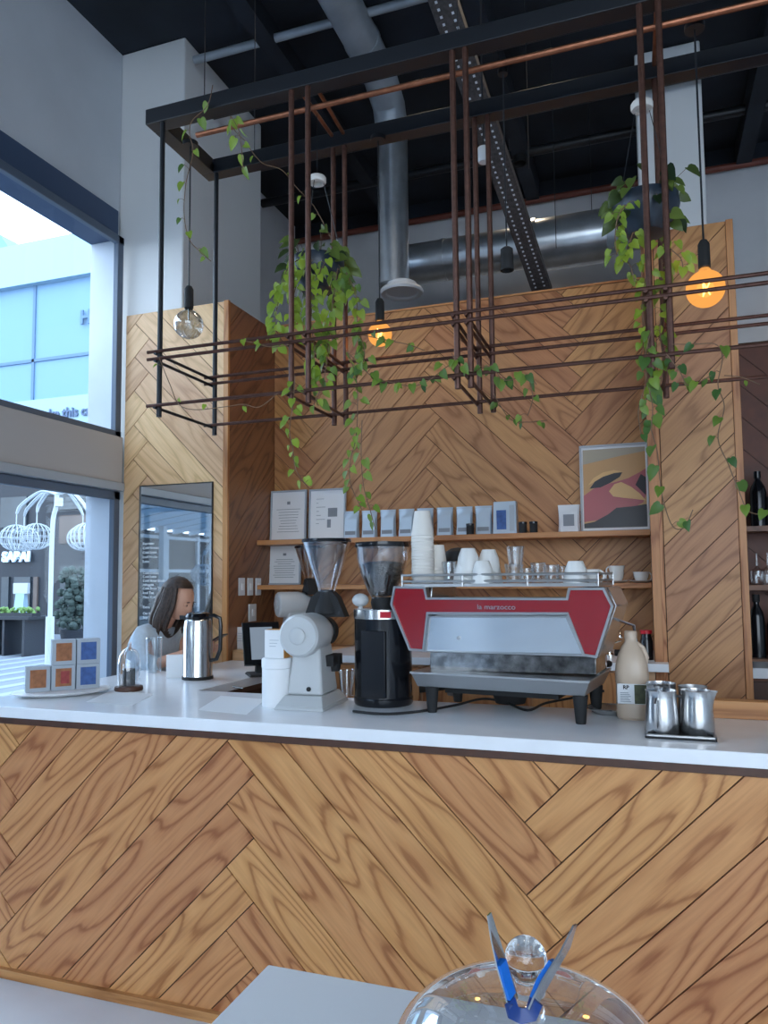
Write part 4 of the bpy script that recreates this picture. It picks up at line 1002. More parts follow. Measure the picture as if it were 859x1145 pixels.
# group heads on the barista side
for k in range(3):
    gx = xl+.12+k*(xr-xl-.24)/2
    b = bm_(); lathe(b, [(0, 0), (.034, 0), (.036, .05), (.03, .07), (0, .07)], (gx, D-.06, zl-.07)); obj('group_head', b, 'chrome', em)
    b = bm_(); tube(b, [(gx, D-.03, zl-.06), (gx+.01, D+.12, zl-.07)], [.012, .014], 10); obj('portafilter', b, 'blackmatte', em)
sx_ = outer[6][0]
b = bm_(); tube(b, [(sx_-.03, D-.12, zm-.06), (sx_+.02, D-.08, zm-.08), (sx_+.03, D-.05, zl-.02), (sx_-.01, D-.02, zl-.12)], .006, 8); obj('steam_wand', b, 'chrome', em)
b = bm_(); tube(b, [(sx_-.04, D-.14, zl+.0), (sx_+.012, D-.14, zl+.0)], .012, 10); lathe(b, [(0, 0), (.024, 0), (.024, .02), (0, .022)], (sx_+.012, D-.14, zl), axis=(1, 0, 0)); obj('steam_knob', b, 'blackmatte', em)
# cup gallery
GD = .30; tz0 = zt; gx0, gx1 = ml(448, 650)[0], ml(668, 650)[0]
b = bm_(); box(b, gx0, gx1, .02, GD, zt-.003, zt+.008); obj('cup_tray', b, 'steelb', em)
b = bm_()
for z in (zt+.018, zt+.042):
    tube(b, [(gx0, .015, z), (gx1, .015, z), (gx1, GD, z), (gx0, GD, z), (gx0, .015, z)], .005, 8)
for k in range(4):
    x = gx0+(gx1-gx0)*k/3
    for y in (.015, GD): tube(b, [(x, y, zt), (x, y, zt+.044)], .004, 8)
obj('cup_rail', b, 'steelb', em)
lx, lz = ml(554, 679)
textmesh('logo_lettering', 'la marzocco', .026, 'steelb', em, (lx, -.0022+(outer[0][1]-lz)*.14, lz), (PI/2+math.atan(.14), 0, 0), ext=.0008, width=1.15)
b = bm_(); lathe(b, [(0, 0), (.007, 0), (.007, .004), (0, .004)], (ml(510, 714)[0], .0015+(outer[0][1]-ml(510, 714)[1])*.14, ml(510, 714)[1]), 14, axis=(0, -1, 0)); obj('screw_cap', b, 'steelb', em)
# things on the machine (local -> world)
ZM = ZC+zt+.0085
def onm(x, ly, dz=0):
    lx_, _ = ml(x, 640, ly); q = mo+mdx*lx_+mdy*ly; return Vector((q.x, q.y, ZM+dz))
def paper_stack(label, x, ly, n, r=.043, z0=0, hh=None):
    base = onm(x, ly); 
    for k in range(n):
        z = k*.0105
        t = thing('paper_cup', label if n == 1 else label % ordn(k, n), 'paper cup', base+Vector((.0006*math.sin(k*1.3), 0, z+z0)), 0, 'paper cups on the machine')
        if k == 0 or True:
            b = bm_(); 
            pr = [(r, 0), (r+.0025, .002), (r+.0015, .005), (r*.72, .108), (r*.68, .108), (r*.66, .104), (0, .104)] if hh is None else hh
            lathe(b, pr, seg=22); obj('cup_body', b, 'papercup', t)
def ordn(k, n):
    return 'lowest' if k == 0 else ('topmost' if k == n-1 else None)
def stack(labelbase, x, ly, n, r, pitch, h, m='papercup'):
    base = onm(x, ly); me = None
    names = ['second', 'third', 'fourth', 'fifth', 'sixth', 'seventh', 'eighth', 'ninth', 'tenth', 'eleventh', 'twelfth', 'thirteenth', 'fourteenth', 'fifteenth', 'sixteenth', 'seventeenth', 'eighteenth', 'nineteenth', 'twentieth']
    f0 = None
    for k in range(n):
        lab = ('lowest' if k == 0 else 'topmost' if k == n-1 else names[k-1]+' from the bottom')+' cup of the '+labelbase
        pos = base+Vector((.0008*math.sin(k*1.3), .0008*math.cos(k), k*pitch))
        if f0 is None:
            b = bm_(); lathe(b, [(r, 0), (r+.0025, .002), (r+.001, .005), (r*.70, h), (r*.66, h), (r*.64, h-.004), (0, h-.004)], seg=22)
            f0 = tag(obj('paper_cup', b, m), lab, 'paper cup', 'paper cups on the machine'); f0.location = pos
        else:
            o = f0.copy(); COL.objects.link(o); o.location = pos; o['label'] = lab
stack('tall white paper cup stack on the machine', 473, .10, 17, .044, .0118, .10)
stack('short white paper cup stack beside the tall one', 490, .17, 6, .036, .013, .09)
tumbler('clear glass tumbler right behind the tall cup stack', onm(503, .10), .032, .085)
t = thing('glass_jar', 'glass jar with a black domed lid behind the cups', 'jar', onm(513, .25))
b = bm_(); lathe(b, [(0, 0), (.05, 0), (.052, .09), (.049, .09), (.047, .006), (0, .006)]); obj('jar_body', b, 'glass', t)
b = bm_(); lathe(b, [(.054, .085), (.060, .09), (.060, .105), (.05, .13), (.03, .142), (0, .147)]); obj('lid', b, 'blackmatte', t)
def icup(label, x, ly, dz=0, r=.042, h=.06): return ccup(label, onm(x, ly, dz), r, h, R(200), True, False, 'upturned cups on the machine')
icup('lower upturned cup of the pair left of centre on the machine', 521, .08, 0, .05, .085); icup('upper upturned cup of the pair left of centre on the machine', 524, .085, .05, .046, .085)
icup('upturned cup in front at the machine centre', 540, .05, 0, .044, .085); icup('upturned cup stacked behind the machine centre front cup', 547, .14, .045, .045, .085); icup('lower upturned cup behind the machine centre', 549, .15, 0, .046, .07)
tumbler('lower glass of the stacked pair right of machine centre', onm(575, .10), .036, .07); tumbler('upper glass of the stacked pair right of machine centre', onm(577, .10, .062), .034, .075)
tumbler('clear short glass standing right of the stacked glasses', onm(590, .08), .028, .055); tumbler('taller clear glass behind the short glasses', onm(602, .14), .030, .075)
tumbler('clear glass near the right side of the machine top', onm(617, .08), .03, .065); tumbler('small clear glass left of the rightmost upturned cups', onm(629, .12), .026, .06)
icup('upturned white cup near the right end of the machine', 644, .06, 0, .045, .078)
ccup('white handled cup at the right end of the machine top', onm(660, .12), .034, .048, 0.3)
# ---------------- milk bottle
p = at(706, 806, Z=ZC)+Vector((.006, .06, 0))
t = thing('milk_bottle', 'large beige plastic milk bottle with printed label', 'bottle', p)
def sq(b, prof, seg=32, pw=.72):
    rings = []
    for r, z in prof:
        ring = []
        for k in range(seg):
            a = 2*PI*k/seg; c_, s_ = math.cos(a), math.sin(a)
            ring.append(V(b, (r*math.copysign(abs(c_)**pw, c_), r*math.copysign(abs(s_)**pw, s_), z)))
        rings.append(ring)
    for A_, B2 in zip(rings, rings[1:]):
        for k in range(seg): face(b, [A_[k], A_[(k+1) % seg], B2[(k+1) % seg], B2[k]])
    face(b, rings[0][::-1]); face(b, rings[-1])
b = bm_(); sq(b, [(.050, 0), (.057, .008), (.058, .05), (.0565, .055), (.0565, .13), (.058, .135), (.058, .16), (.055, .19), (.046, .225), (.032, .255), (.022, .27), (.02, .285)]); obj('bottle_body', b, 'milk', t)
b = bm_(); tube(b, [(.045, .0, .19), (.052, 0, .215), (.04, 0, .25), (.02, 0, .265)], .009, 10); obj('grip', b, 'milk', t)
b = bm_(); lathe(b, [(0, .282), (.022, .282), (.0225, .305), (.02, .31), (0, .31)]); obj('cap', b, 'milk', t)
b = bm_(); box(b, -.05, .054, -.0635, -.0545, .058, .128); obj('label', b, 'paper', t, bev=.002)
b = bm_(); box(b, .008, .054, -.0645, -.0632, .06, .126); obj('label_picture', b, mat('dark_green_print', srgb(62, 66, 34), .5, noise=.5, nscale=60), t)
textmesh('lettering', 'RP', .018, 'blackmatte', t, (-.02, -.0642, .116), ext=.0003, bold=.0008)
b = bm_()
for k in range(6): box(b, -.04, -.004-.004*(k % 3), -.0643, -.0636, .066+k*.006, .068+k*.006)
obj('fine_print', b, 'paperg', t)
# ---------------- tray with pitchers
tp = [at(722, 825, Z=ZC), at(803, 831, Z=ZC), at(795, 810, Z=ZC), at(722, 808, Z=ZC)]
x0, x1, y0, y1 = -.024, .184, 2.555, 2.84
t = thing('steel_tray', 'dark rectangular steel drip tray under the pitchers', 'tray', ((x0+x1)/2, (y0+y1)/2, ZC))
b = bm_(); box(b, x0, x1, y0, y1, ZC+.0, ZC+.006); obj('tray_base', b, 'blackmatte', t, True)
b = bm_(); e_ = .008
for (a_, b2, c_, d_) in ((x0, x1, y0, y0+e_), (x0, x1, y1-e_, y1), (x0, x0+e_, y0, y1), (x1-e_, x1, y0, y1)): box(b, a_, b2, c_, d_, ZC+.006, ZC+.014)
obj('tray_rim', b, 'steelb', t, True, bev=.002)
def pitcher(label, x, y, ang, sc=1.0, m='steel'):
    t = thing('milk_pitcher', label, 'pitcher', (x, y, ZC+.0065), ang, 'steel pitchers on the tray')
    b = bm_(); lathe(b, [(0, 0), (.052, 0), (.055, .006), (.0545, .05), (.052, .09), (.0495, .12), (.050, .14), (.052, .146), (.050, .146), (.0475, .12), (.050, .06), (.050, .01), (0, .008)], seg=30)
    for v in b.verts:
        if v.co.z > .1 and v.co.x < -.03 and abs(v.co.y) < .02: v.co.x -= .013*(v.co.z-.1)/.03
    obj('pitcher_body', b, m, t)
    b = bm_(); tube(b, [(.045, 0, .118), (.07, 0, .122), (.082, 0, .11), (.08, 0, .05), (.075, 0, .03), (.066, 0, .035)], .006, 8); obj('handle', b, m, t)
    b = bm_(); lathe(b, [(0, .125), (.0465, .125), (.0465, .128), (0, .128)]); obj('milk', b, mat('milk_dark', srgb(120, 90, 74), .4), t)
    t.scale = (sc, sc, sc); return t
pitcher('front left steel milk pitcher with its handle toward the viewer', .028, 2.622, R(-105), .93)
pitcher('front right steel milk pitcher on the dark tray', .134, 2.65, R(165), .93)
pitcher('rear left steel milk pitcher on the dark tray', .030, 2.775, R(60), .95)
pitcher('rear right steel milk pitcher on the dark tray', .13, 2.775, R(100), .9, 'steelb')
# ledge at the right back of the counter
l0 = at(793, 804, Z=ZC)
o = plank('oak_ledge', l0.x, 1.6, 2.985, 3.045, ZC, ZC+.062, 'woodtrim', None, 0); tag(o, 'oak ledge board along the rear edge of the counter right end', 'ledge')
# cloth + cables + knock box under/behind the machine
b = bm_(); pts = [at(x, y, Z=ZC)+Vector((0, 0, .006)) for x, y in ((395, 797), (430, 800), (470, 797), (510, 790), (540, 783), (565, 787), (590, 796), (610, 788), (640, 782))]
tube(b, catm(pts, 6), .005, 8); tag(obj('power_cable', b, 'rubber'), 'black cable running along the counter under the espresso machine', 'cable')
p = at(575, 790, Z=ZC)+Vector((.0, .05, 0))
t = thing('knock_box', 'low black round knock box under the espresso machine', 'knock box', (p.x-.03, p.y+.04, ZC))
b = bm_(); lathe(b, [(0, 0), (.06, 0), (.075, .05), (.076, .058), (.07, .058), (.055, .008), (0, .008)]); obj('box_body', b, 'blackmatte', t)
b = bm_(); tube(b, [(-.071, 0, .05), (.071, 0, .05)], .006, 8); obj('knock_bar', b, 'rubber', t)
p = at(500, 782, Z=ZC)
t = thing('portafilter', 'black handled portafilter lying beneath the left of the machine', 'portafilter', (p.x, p.y+.12, ZC), R(10))
b = bm_(); lathe(b, [(0, 0), (.028, 0), (.034, .03), (.034, .045), (.03, .045), (.026, .01), (0, .01)]); obj('basket', b, 'steelb', t)
b = bm_(); tube(b, [(-.03, 0, .03), (-.06, 0, .03), (-.15, 0, .022)], [.008, .012, .015], 10); obj('handle', b, 'blackmatte', t)
p = at(703, 800, Z=ZC)+Vector((-.07, .16, 0))
t = thing('steel_bowl', 'shallow grey saucer behind the milk bottle', 'bowl', (p.x, min(p.y, 2.96), ZC))
b = bm_(); lathe(b, [(0, 0), (.04, 0), (.075, .02), (.08, .024), (.074, .024), (.04, .006), (0, .006)]); obj('bowl_body', b, 'steelb', t)
b = bm_(); lathe(b, [(.074, .0235), (.0785, .027), (.081, .0235)]); obj('rim', b, 'steel', t)

# ================================================================== RIGHT BAY
q = at(850, 590, Y=5.3)
for k, (y_, lab) in enumerate(((588, 'top dark oak shelf in the bay beyond the right panel'), (654, 'middle dark oak shelf in the bay beyond the right panel'), (737, 'lowest dark oak shelf in the bay beyond the right panel'))):
    z = at(845, y_, Y=5.3).z
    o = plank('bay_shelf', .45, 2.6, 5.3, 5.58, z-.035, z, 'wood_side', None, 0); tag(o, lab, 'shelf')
    if k == 0:
        for j, (x, h, m) in enumerate(((838, .36, 'blackpl'), (846, .26, 'blackmatte'))):
            p = at(x, y_, Y=5.42); bottle(['tall dark bottle on the top bay shelf', 'shorter dark bottle on the top bay shelf'][j], Vector((p.x+.06+.05*j, 5.42, z)), .05, h, m, 1, m, .35)
    if k == 1:
        for j, x in enumerate((838, 850)):
            p = at(x, y_, Y=5.42)
            t = thing('wine_glass', ['upturned glass at the left of the middle bay shelf', 'upturned glass right of the other on the middle bay shelf'][j], 'glass', (p.x+.05, 5.42, z))
            b = bm_(); lathe(b, [(.035, 0), (.045, .05), (.04, .09), (.006, .12), (.005, .2), (.035, .205), (0, .207)]); obj('bowl', b, 'glassd', t)
            b = bm_(); lathe(b, [(.034, 0), (.036, .002), (.037, 0)]); obj('rim', b, 'glassd', t)
    if k == 2:
        for j, (x, h) in enumerate(((839, .40), (849, .33), (859, .3))):
            p = at(x, y_, Y=5.42); bottle(['tall black bottle on the lowest bay shelf', 'middle black bottle on the lowest bay shelf', 'right black bottle on the lowest bay shelf'][j], Vector((p.x+.05+.05*j, 5.42, z)), .045, h, 'blackpl', 1, 'blackmatte', .38)
z = at(845, 747, Y=4.9).z
b = bm_(); box(b, .48, 2.6, 4.9, 5.27, z-.06, z); o = obj('bay_counter', b, ['counter'], bev=.002)
bb = thing('bay_cabinet', 'white topped dark oak cabinet in the bay beyond the right panel', 'cabinet', (1.5, 5.2, 0)); o.parent = bb; o.location = -bb.location; o.name = 'worktop'
b = bm_(); box(b, .49, 2.58, 4.95, 5.26, 0, z-.061); obj('cabinet_body', b, 'wood_side', bb, True)
for k in range(3):
    x_ = .48+k*.7; b = bm_(); box(b, x_, x_+.68, 4.93, 4.949, .1, z-.08); obj('door', b, 'darkwood', bb, True, bev=.003)

# ================================================================== FOREGROUND TABLE + DOME
ZTB = .96
c0 = at(300, 1078, Z=ZTB)
tb = thing('display_table', 'white table corner in the foreground under the glass dome', 'table', (c0.x+.5, c0.y-.4, 0))
tx0, tx1, ty0, ty1 = c0.x, c0.x+1.15, c0.y-.85, c0.y
b = bm_(); box(b, tx0, tx1, ty0, ty1, ZTB-.03, ZTB); obj('tabletop', b, 'white', tb, True, bev=.003)
for x in (tx0+.06, tx1-.06):
    for y in (ty0+.06, ty1-.06):
        b = bm_(); frustum(b, (x-.018, x+.018, y-.018, y+.018), (x-.024, x+.024, y-.024, y+.024), 0, ZTB-.03); obj('leg', b, 'white', tb, True)
b = bm_(); box(b, tx0+.08, tx1-.08, ty0+.05, ty0+.07, ZTB-.09, ZTB-.03); box(b, tx0+.08, tx1-.08, ty1-.07, ty1-.05, ZTB-.09, ZTB-.03); obj('apron', b, 'white', tb, True)
# dome: knob centre at pixel (588,1072), axial depth .82
dk = fw + rt*((588-CX)/F) - up*((1072-CY)/F)
K = Vector((0, 0, H)) + dk*.80
hk = K.z-ZTB
dm = thing('cake_dome', 'clear glass cake dome with round knob on the foreground table', 'cake dome', (K.x, K.y, ZTB))
b = bm_(); lathe(b, [(0, 0), (.165, 0), (.174, .006), (.172, .014), (.160, .010), (0, .010)], seg=48); obj('cake_plate', b, 'white', dm)
hd = hk-.032; rd = .151
pr = [(rd, .014), (rd, hd*.45)]+[(rd*math.cos(a)**.72, hd*.45+hd*.55*math.sin(a)**.9) for a in (R(90*k/14) for k in range(1, 14))]+[(.012, hd)]
b = bm_(); lathe(b, pr, seg=64); obj('dome', b, 'glassd', dm)
b = bm_(); lathe(b, [(.02, hd-.001), (.012, hd+.006), (.012, hd+.012)], seg=30); sphere(b, (0, 0, hk), .0225, 28, 18)
mg = bpy.data.materials.new('solid_glass'); mg.use_nodes = True
bs = mg.node_tree.nodes['Principled BSDF']; bs.inputs['Transmission Weight'].default_value = 1; bs.inputs['Roughness'].default_value = .0; bs.inputs['IOR'].default_value = 1.48
obj('knob', b, mg, dm, smooth=60)
# tongs resting on the knob: bend below the knob, two arms rising either side
def onplane(x, y, dd):
    d_ = fw + rt*((x-CX)/F) - up*((y-CY)/F); return Vector((0, 0, H))+d_*dd
tg = thing('serving_tongs', 'steel tongs with blue grips resting around the dome knob', 'tongs', K-Vector((0, .03, .03)))
def strip(b, P, wd, th, wdir):
    P = [Vector(p) for p in P]; rows = []
    for i, p in enumerate(P):
        d_ = (P[min(i+1, len(P)-1)]-P[max(i-1, 0)]).normalized(); w_v = (wdir-d_*wdir.dot(d_)).normalized(); n_ = d_.cross(w_v)
        ww = wd[i] if isinstance(wd, list) else wd
        rows.append([V(b, p+w_v*(a_*ww/2)+n_*(c_*th/2)) for a_, c_ in ((-1, -1), (1, -1), (1, 1), (-1, 1))])
    for A_, B2 in zip(rows, rows[1:]):
        for k in range(4): face(b, [A_[k], A_[(k+1) % 4], B2[(k+1) % 4], B2[k]])
    face(b, rows[0][::-1]); face(b, rows[-1])
wdir = (fw*.75+rt*.65)
Ld = [onplane(x, y, .745) for x, y in ((547, 1022), (553, 1048), (560, 1075), (568, 1100), (574, 1122))]
Rd = [onplane(x, y, .745) for x, y in ((643, 1034), (632, 1062), (616, 1088), (603, 1112), (596, 1126))]
b = bm_(); strip(b, Ld, [.006, .012, .016, .018, .018], .0018, wdir); obj('tong_arm', b, 'chrome', tg, True)
b = bm_(); strip(b, Rd, [.008, .026, .034, .030, .022], .0018, wdir); obj('tong_arm', b, 'steel', tg, True)
b = bm_(); strip(b, [onplane(x, y, .742) for x, y in ((561, 1076), (567, 1098), (572, 1114))], .012, .004, wdir); obj('blue_grip', b, 'tblue', tg, True)
b = bm_(); strip(b, [onplane(x, y, .743) for x, y in ((618, 1074), (605, 1094), (597, 1114))], .012, .004, wdir); obj('blue_grip', b, 'tblue', tg, True)
b = bm_(); strip(b, [onplane(x, y, .742) for x, y in ((570, 1119), (574, 1132), (583, 1136), (594, 1134), (600, 1119))], .014, .003, fw*.3+up); obj('spring_bend', b, mat('navy_silicone', srgb(12, 52, 120), .35), tg, True)

# ================================================================== PERSON
def skin(name, nodes, edges, m, parent, root=None, sub=2):
    me = bpy.data.meshes.new(name); keys = list(nodes)
    me.from_pydata([nodes[k][0] for k in keys], [(keys.index(a), keys.index(c)) for a, c in edges], [])
    o = bpy.data.objects.new(name, me); COL.objects.link(o)
    sk = o.modifiers.new('skin', 'SKIN'); sk.use_smooth_shade = True
    if not me.skin_vertices: me.attributes.new  # layer is made by the modifier below
    return o
def skin_mesh(nodes, edges, sub=2, root=None):
    """grow one continuous surface over a skeleton, returned as bmesh-ready mesh"""
    bmn = bmesh.new(); lay = bmn.verts.layers.skin.verify(); vs = {}
    for k, (p, r) in nodes.items():
        v = bmn.verts.new(p); rr_2 = r if isinstance(r, tuple) else (r, r); v[lay].radius = rr_2; v[lay].use_root = (k == root); vs[k] = v
    for a_, c_ in edges: bmn.edges.new((vs[a_], vs[c_]))
    me = bpy.data.meshes.new('tmp'); bmn.to_mesh(me); bmn.free()
    o = bpy.data.objects.new('tmp', me); COL.objects.link(o)
    o.modifiers.new('s', 'SKIN').use_smooth_shade = True; sb2 = o.modifiers.new('u', 'SUBSURF'); sb2.levels = sub; sb2.render_levels = sub
    dg = bpy.context.evaluated_depsgraph_get(); dg.update()
    out = bpy.data.meshes.new_from_object(o.evaluated_get(dg)); bpy.data.objects.remove(o); bpy.data.meshes.remove(me); return out
def merge(meshes, name, m, parent, mats=None):
    b = bm_()
    for me in meshes: b.from_mesh(me); bpy.data.meshes.remove(me)
    return obj(name, b, m, parent, smooth=180)
PX, PY = at(197, 680, Y=3.89).x, 3.89
per = thing('person', 'dark haired woman in a pale top looking at her phone', 'person', (PX-.09, PY, 0))
ox = .09
# local frame: +x = the way she faces
nd = {'pelvis': ((-.13, 0, .86), (.13, .15)), 'belly': ((-.11, 0, 1.0), (.10, .13)), 'chest': ((-.06, 0, 1.17), (.105, .15)), 'neck0': ((-.02, 0, 1.29), (.06, .07)), 'neck': ((.035, 0, 1.345), .045), 'head0': ((.065, 0, 1.39), .05),
      'shR': ((-.04, -.155, 1.255), .055), 'elR': ((.04, -.185, 1.075), .042), 'wrR': ((.27, -.10, 1.16), .026), 'paR': ((.325, -.08, 1.185), .028),
      'shL': ((-.04, .15, 1.255), .055), 'elL': ((.05, .185, 1.08), .042), 'wrL': ((.26, .08, 1.15), .026), 'paL': ((.315, .045, 1.165), .028),
      'hipR': ((-.13, -.09, .82), .085), 'knR': ((-.10, -.10, .46), .06), 'anR': ((-.13, -.10, .09), .04), 'toR': ((-.0, -.105, .035), .033),
      'hipL': ((-.13, .09, .82), .085), 'knL': ((-.10, .10, .46), .06), 'anL': ((-.13, .10, .09), .04), 'toL': ((-.0, .105, .035), .033)}
ed = [('pelvis', 'belly'), ('belly', 'chest'), ('chest', 'neck0'), ('neck0', 'neck'), ('neck', 'head0'), ('chest', 'shR'), ('shR', 'elR'), ('elR', 'wrR'), ('wrR', 'paR'), ('chest', 'shL'), ('shL', 'elL'), ('elL', 'wrL'), ('wrL', 'paL'),
      ('pelvis', 'hipR'), ('hipR', 'knR'), ('knR', 'anR'), ('anR', 'toR'), ('pelvis', 'hipL'), ('hipL', 'knL'), ('knL', 'anL'), ('anL', 'toL')]
ms = [skin_mesh(nd, ed, 2, 'pelvis')]
# fingers (right hand holds the phone, left hand supports)
for sd, pa, dirf in (('R', Vector((.325, -.08, 1.185)), 1), ('L', Vector((.315, .045, 1.165)), -1)):
    for k, ln in enumerate((.068, .076, .072, .058)):
        o_ = Vector((.012, dirf*(-.006), .018-.013*k)); a1_ = pa+o_; a2_ = a1_+Vector((.03, dirf*(-.004), .006)); a3_ = a2_+Vector((ln*.32, dirf*.016, .004)); a4_ = a3_+Vector((-.004, dirf*.02, .004))
        ms.append(skin_mesh({'a': (a1_, .009), 'b': (a2_, .0085), 'c': (a3_, .008), 'd': (a4_, .007)}, [('a', 'b'), ('b', 'c'), ('c', 'd')], 1, 'a'))
    a1_ = pa+Vector((-.01, dirf*.01, .015)); ms.append(skin_mesh({'a': (a1_, .0105), 'b': (a1_+Vector((.016, dirf*.016, .018)), .0095), 'c': (a1_+Vector((.04, dirf*.02, .026)), .008)}, [('a', 'b'), ('b', 'c')], 1, 'a'))
# head: shaped sphere pitched down
def head_mesh(c, pitch):
    b = bm_(); sphere(b, (0, 0, 0), 1, 40, 28)
    for v in b.verts:
        x, y, z = v.co
        X, Y, Z_ = x*.095, y*.074, z*.115
        if z < 0: Y *= 1-.32*z*z; X = X*(1-.18*z*z)+(.018*z*z if x > 0 else .02*z*z)
        f = max(0, x)
        if f > .2:
            w_n = math.exp(-(y/.13)**2)
            if -.45 < z < .12: X += .020*w_n*math.exp(-((z+.30)/.16)**2)+.011*w_n*math.exp(-((z+.08)/.2)**2)   # nose
            X += .006*math.exp(-(y/.3)**2)*math.exp(-((z+.60)/.06)**2)+.005*math.exp(-(y/.3)**2)*math.exp(-((z+.72)/.06)**2)  # lips
            X += .009*math.exp(-(y/.3)**2)*math.exp(-((z+.92)/.10)**2)     # chin
            X -= .010*math.exp(-((abs(y)-.38)/.16)**2)*math.exp(-((z+.0)/.12)**2)   # sockets
            X += .004*math.exp(-((z-.17)/.08)**2)
        v.co = (X, Y, Z_)
    for s_ in (-1, 1):
        sphere(b, (.076, s_*.029, -.002), .0125, 12, 8); sphere(b, (-.005, s_*.074, -.01), .03, 12, 10, (.55, .25, 1))
    bmesh.ops.transform(b, matrix=Matrix.Translation(c) @ Matrix.Rotation(pitch, 4, 'Y'), verts=b.verts)
    me = bpy.data.meshes.new('h'); b.to_mesh(me); b.free(); return me
HC = Vector((.105, 0, 1.455)); HP = R(22)
ms.append(head_mesh(HC, HP))
merge(ms, 'body', 'skin', per)
HM = Matrix.Translation(HC) @ Matrix.Rotation(HP, 4, 'Y')
b = bm_()
for s_ in (-1, 1): sphere(b, (.0865, s_*.029, -.004), .0045, 10, 8); 
bmesh.ops.transform(b, matrix=HM, verts=b.verts); obj('eyes', b, 'blackpl', per)
b = bm_()
for s_ in (-1, 1): box(b, .088, .094, s_*.03-.014, s_*.03+.014, .016, .0195)
bmesh.ops.transform(b, matrix=HM, verts=b.verts); obj('eyebrows', b, 'hair', per)
b = bm_(); sphere(b, (.091, 0, -.072), .012, 12, 8, (.5, 1.5, .45)); bmesh.ops.transform(b, matrix=HM, verts=b.verts); obj('lips', b, mat('lips', srgb(176, 96, 90), .4), per)
# hair: cap plus hanging shoulder-length locks
b = bm_(); sphere(b, (0, 0, 0), 1, 48, 30)
rh = random.Random(3)
kill = []
for v in b.verts:
    x, y, z = v.co; a_ = math.atan2(y, x)
    th_ = 1+.035*math.sin(a_*23)+.02*math.sin(a_*41+z*4)
    X, Y, Z_ = (x*.112-.008)*th_, y*.096*th_, z*.132+.008
    if z < .25: 
        dr_ = (.25-z)
        X = (x*.112-.022-dr_*.045)*th_; Y = (y*(.096+.02*min(1, dr_)))*th_; Z_ = z*.132-.10*max(0, dr_)+.008
    v.co = (X, Y, Z_)
    if x > .55 and z < .45: kill.append(v)
bmesh.ops.delete(b, geom=kill, context='VERTS')
for k in range(46):
    a_ = R(rh.uniform(58, 302)); x_, y_ = math.cos(a_), math.sin(a_)
    p0 = Vector((x_*.085-.01, y_*.085, .07)); p1 = Vector((x_*.108-.015, y_*.102, -.02)); p2 = Vector((x_*.112-.045, y_*.108, -.12)); p3 = Vector((x_*.095-.05+rh.uniform(-.012, .012), y_*.10, -.185+rh.uniform(-.03, .02)))
    tube(b, catm([p0, p1, p2, p3], 4), [.012]*5+[.014]*4+[.012, .010, .007, .003], 7)
mh = Matrix.Translation(HC) @ Matrix.Rotation(R(6), 4, 'Y')
bmesh.ops.transform(b, matrix=mh, verts=b.verts); obj('hair', b, 'hair', per, smooth=60)
# top
nt_ = {'pelvis': ((-.13, 0, .86), (.145, .165)), 'belly': ((-.11, 0, 1.0), (.118, .148)), 'chest': ((-.06, 0, 1.17), (.122, .165)), 'neck0': ((-.028, 0, 1.275), (.075, .09)), 'neck1': ((-.01, 0, 1.305), (.058, .066)),
       'shR': ((-.04, -.16, 1.255), .070), 'mR': ((-.02, -.18, 1.15), .062), 'elR': ((.04, -.185, 1.08), .056), 'foR': ((.11, -.16, 1.10), .046),
       'shL': ((-.04, .155, 1.255), .070), 'mL': ((-.02, .18, 1.15), .062), 'elL': ((.05, .185, 1.085), .056), 'foL': ((.11, .155, 1.10), .046)}
et = [('pelvis', 'belly'), ('belly', 'chest'), ('chest', 'neck0'), ('neck0', 'neck1'), ('chest', 'shR'), ('shR', 'mR'), ('mR', 'elR'), ('elR', 'foR'), ('chest', 'shL'), ('shL', 'mL'), ('mL', 'elL'), ('elL', 'foL')]
merge([skin_mesh(nt_, et, 2, 'pelvis')], 'top', 'shirt', per)
ntr = {'w': ((-.13, 0, .88), (.14, .16)), 'pelvis': ((-.13, 0, .82), (.14, .16)), 'hR': ((-.13, -.09, .78), .10), 'kR': ((-.10, -.10, .46), .075), 'aR': ((-.13, -.10, .13), .056), 'hL': ((-.13, .09, .78), .10), 'kL': ((-.10, .10, .46), .075), 'aL': ((-.13, .10, .13), .056)}
merge([skin_mesh(ntr, [('w', 'pelvis'), ('pelvis', 'hR'), ('hR', 'kR'), ('kR', 'aR'), ('pelvis', 'hL'), ('hL', 'kL'), ('kL', 'aL')], 2, 'pelvis')], 'trousers', 'trouser', per)
b = bm_()
for s_ in (-1, 1): sphere(b, (-.055, s_*.103, .045), .05, 16, 10, (2.3, .95, .9))
obj('shoes', b, 'blackmatte', per)
ph = thing('mobile_phone', 'dark mobile phone held in front of the woman', 'phone', per.location+Vector((.375, -.05, 1.215)))
mm = Matrix.Rotation(R(-62), 4, 'Y')
b = bm_(); box(b, -.004, .004, -.036, .036, -.05, .09, mtx=Matrix.Rotation(R(62), 4, 'Y')); obj('phone_body', b, 'blackpl', ph, bev=.002)
b = bm_(); box(b, -.0048, -.0041, -.032, .032, -.044, .084, mtx=Matrix.Rotation(R(62), 4, 'Y')); obj('screen', b, 'blackmatte', ph)

# ================================================================== OUTSIDE
b = bm_(); box(b, -60, W-.21, -30, 45, -.2, -.02); box(b, W-.21, 40, -30, ROOMB-.06, -.2, -.02); struct(obj('pavement', b, 'paving'))
b = bm_()
for k in range(14):
    x = -5.0-k*.62; box(b, x, x+.22, -8, 16, -.0195, -.012)
struct(obj('paving_stripes', b, 'pavel'))
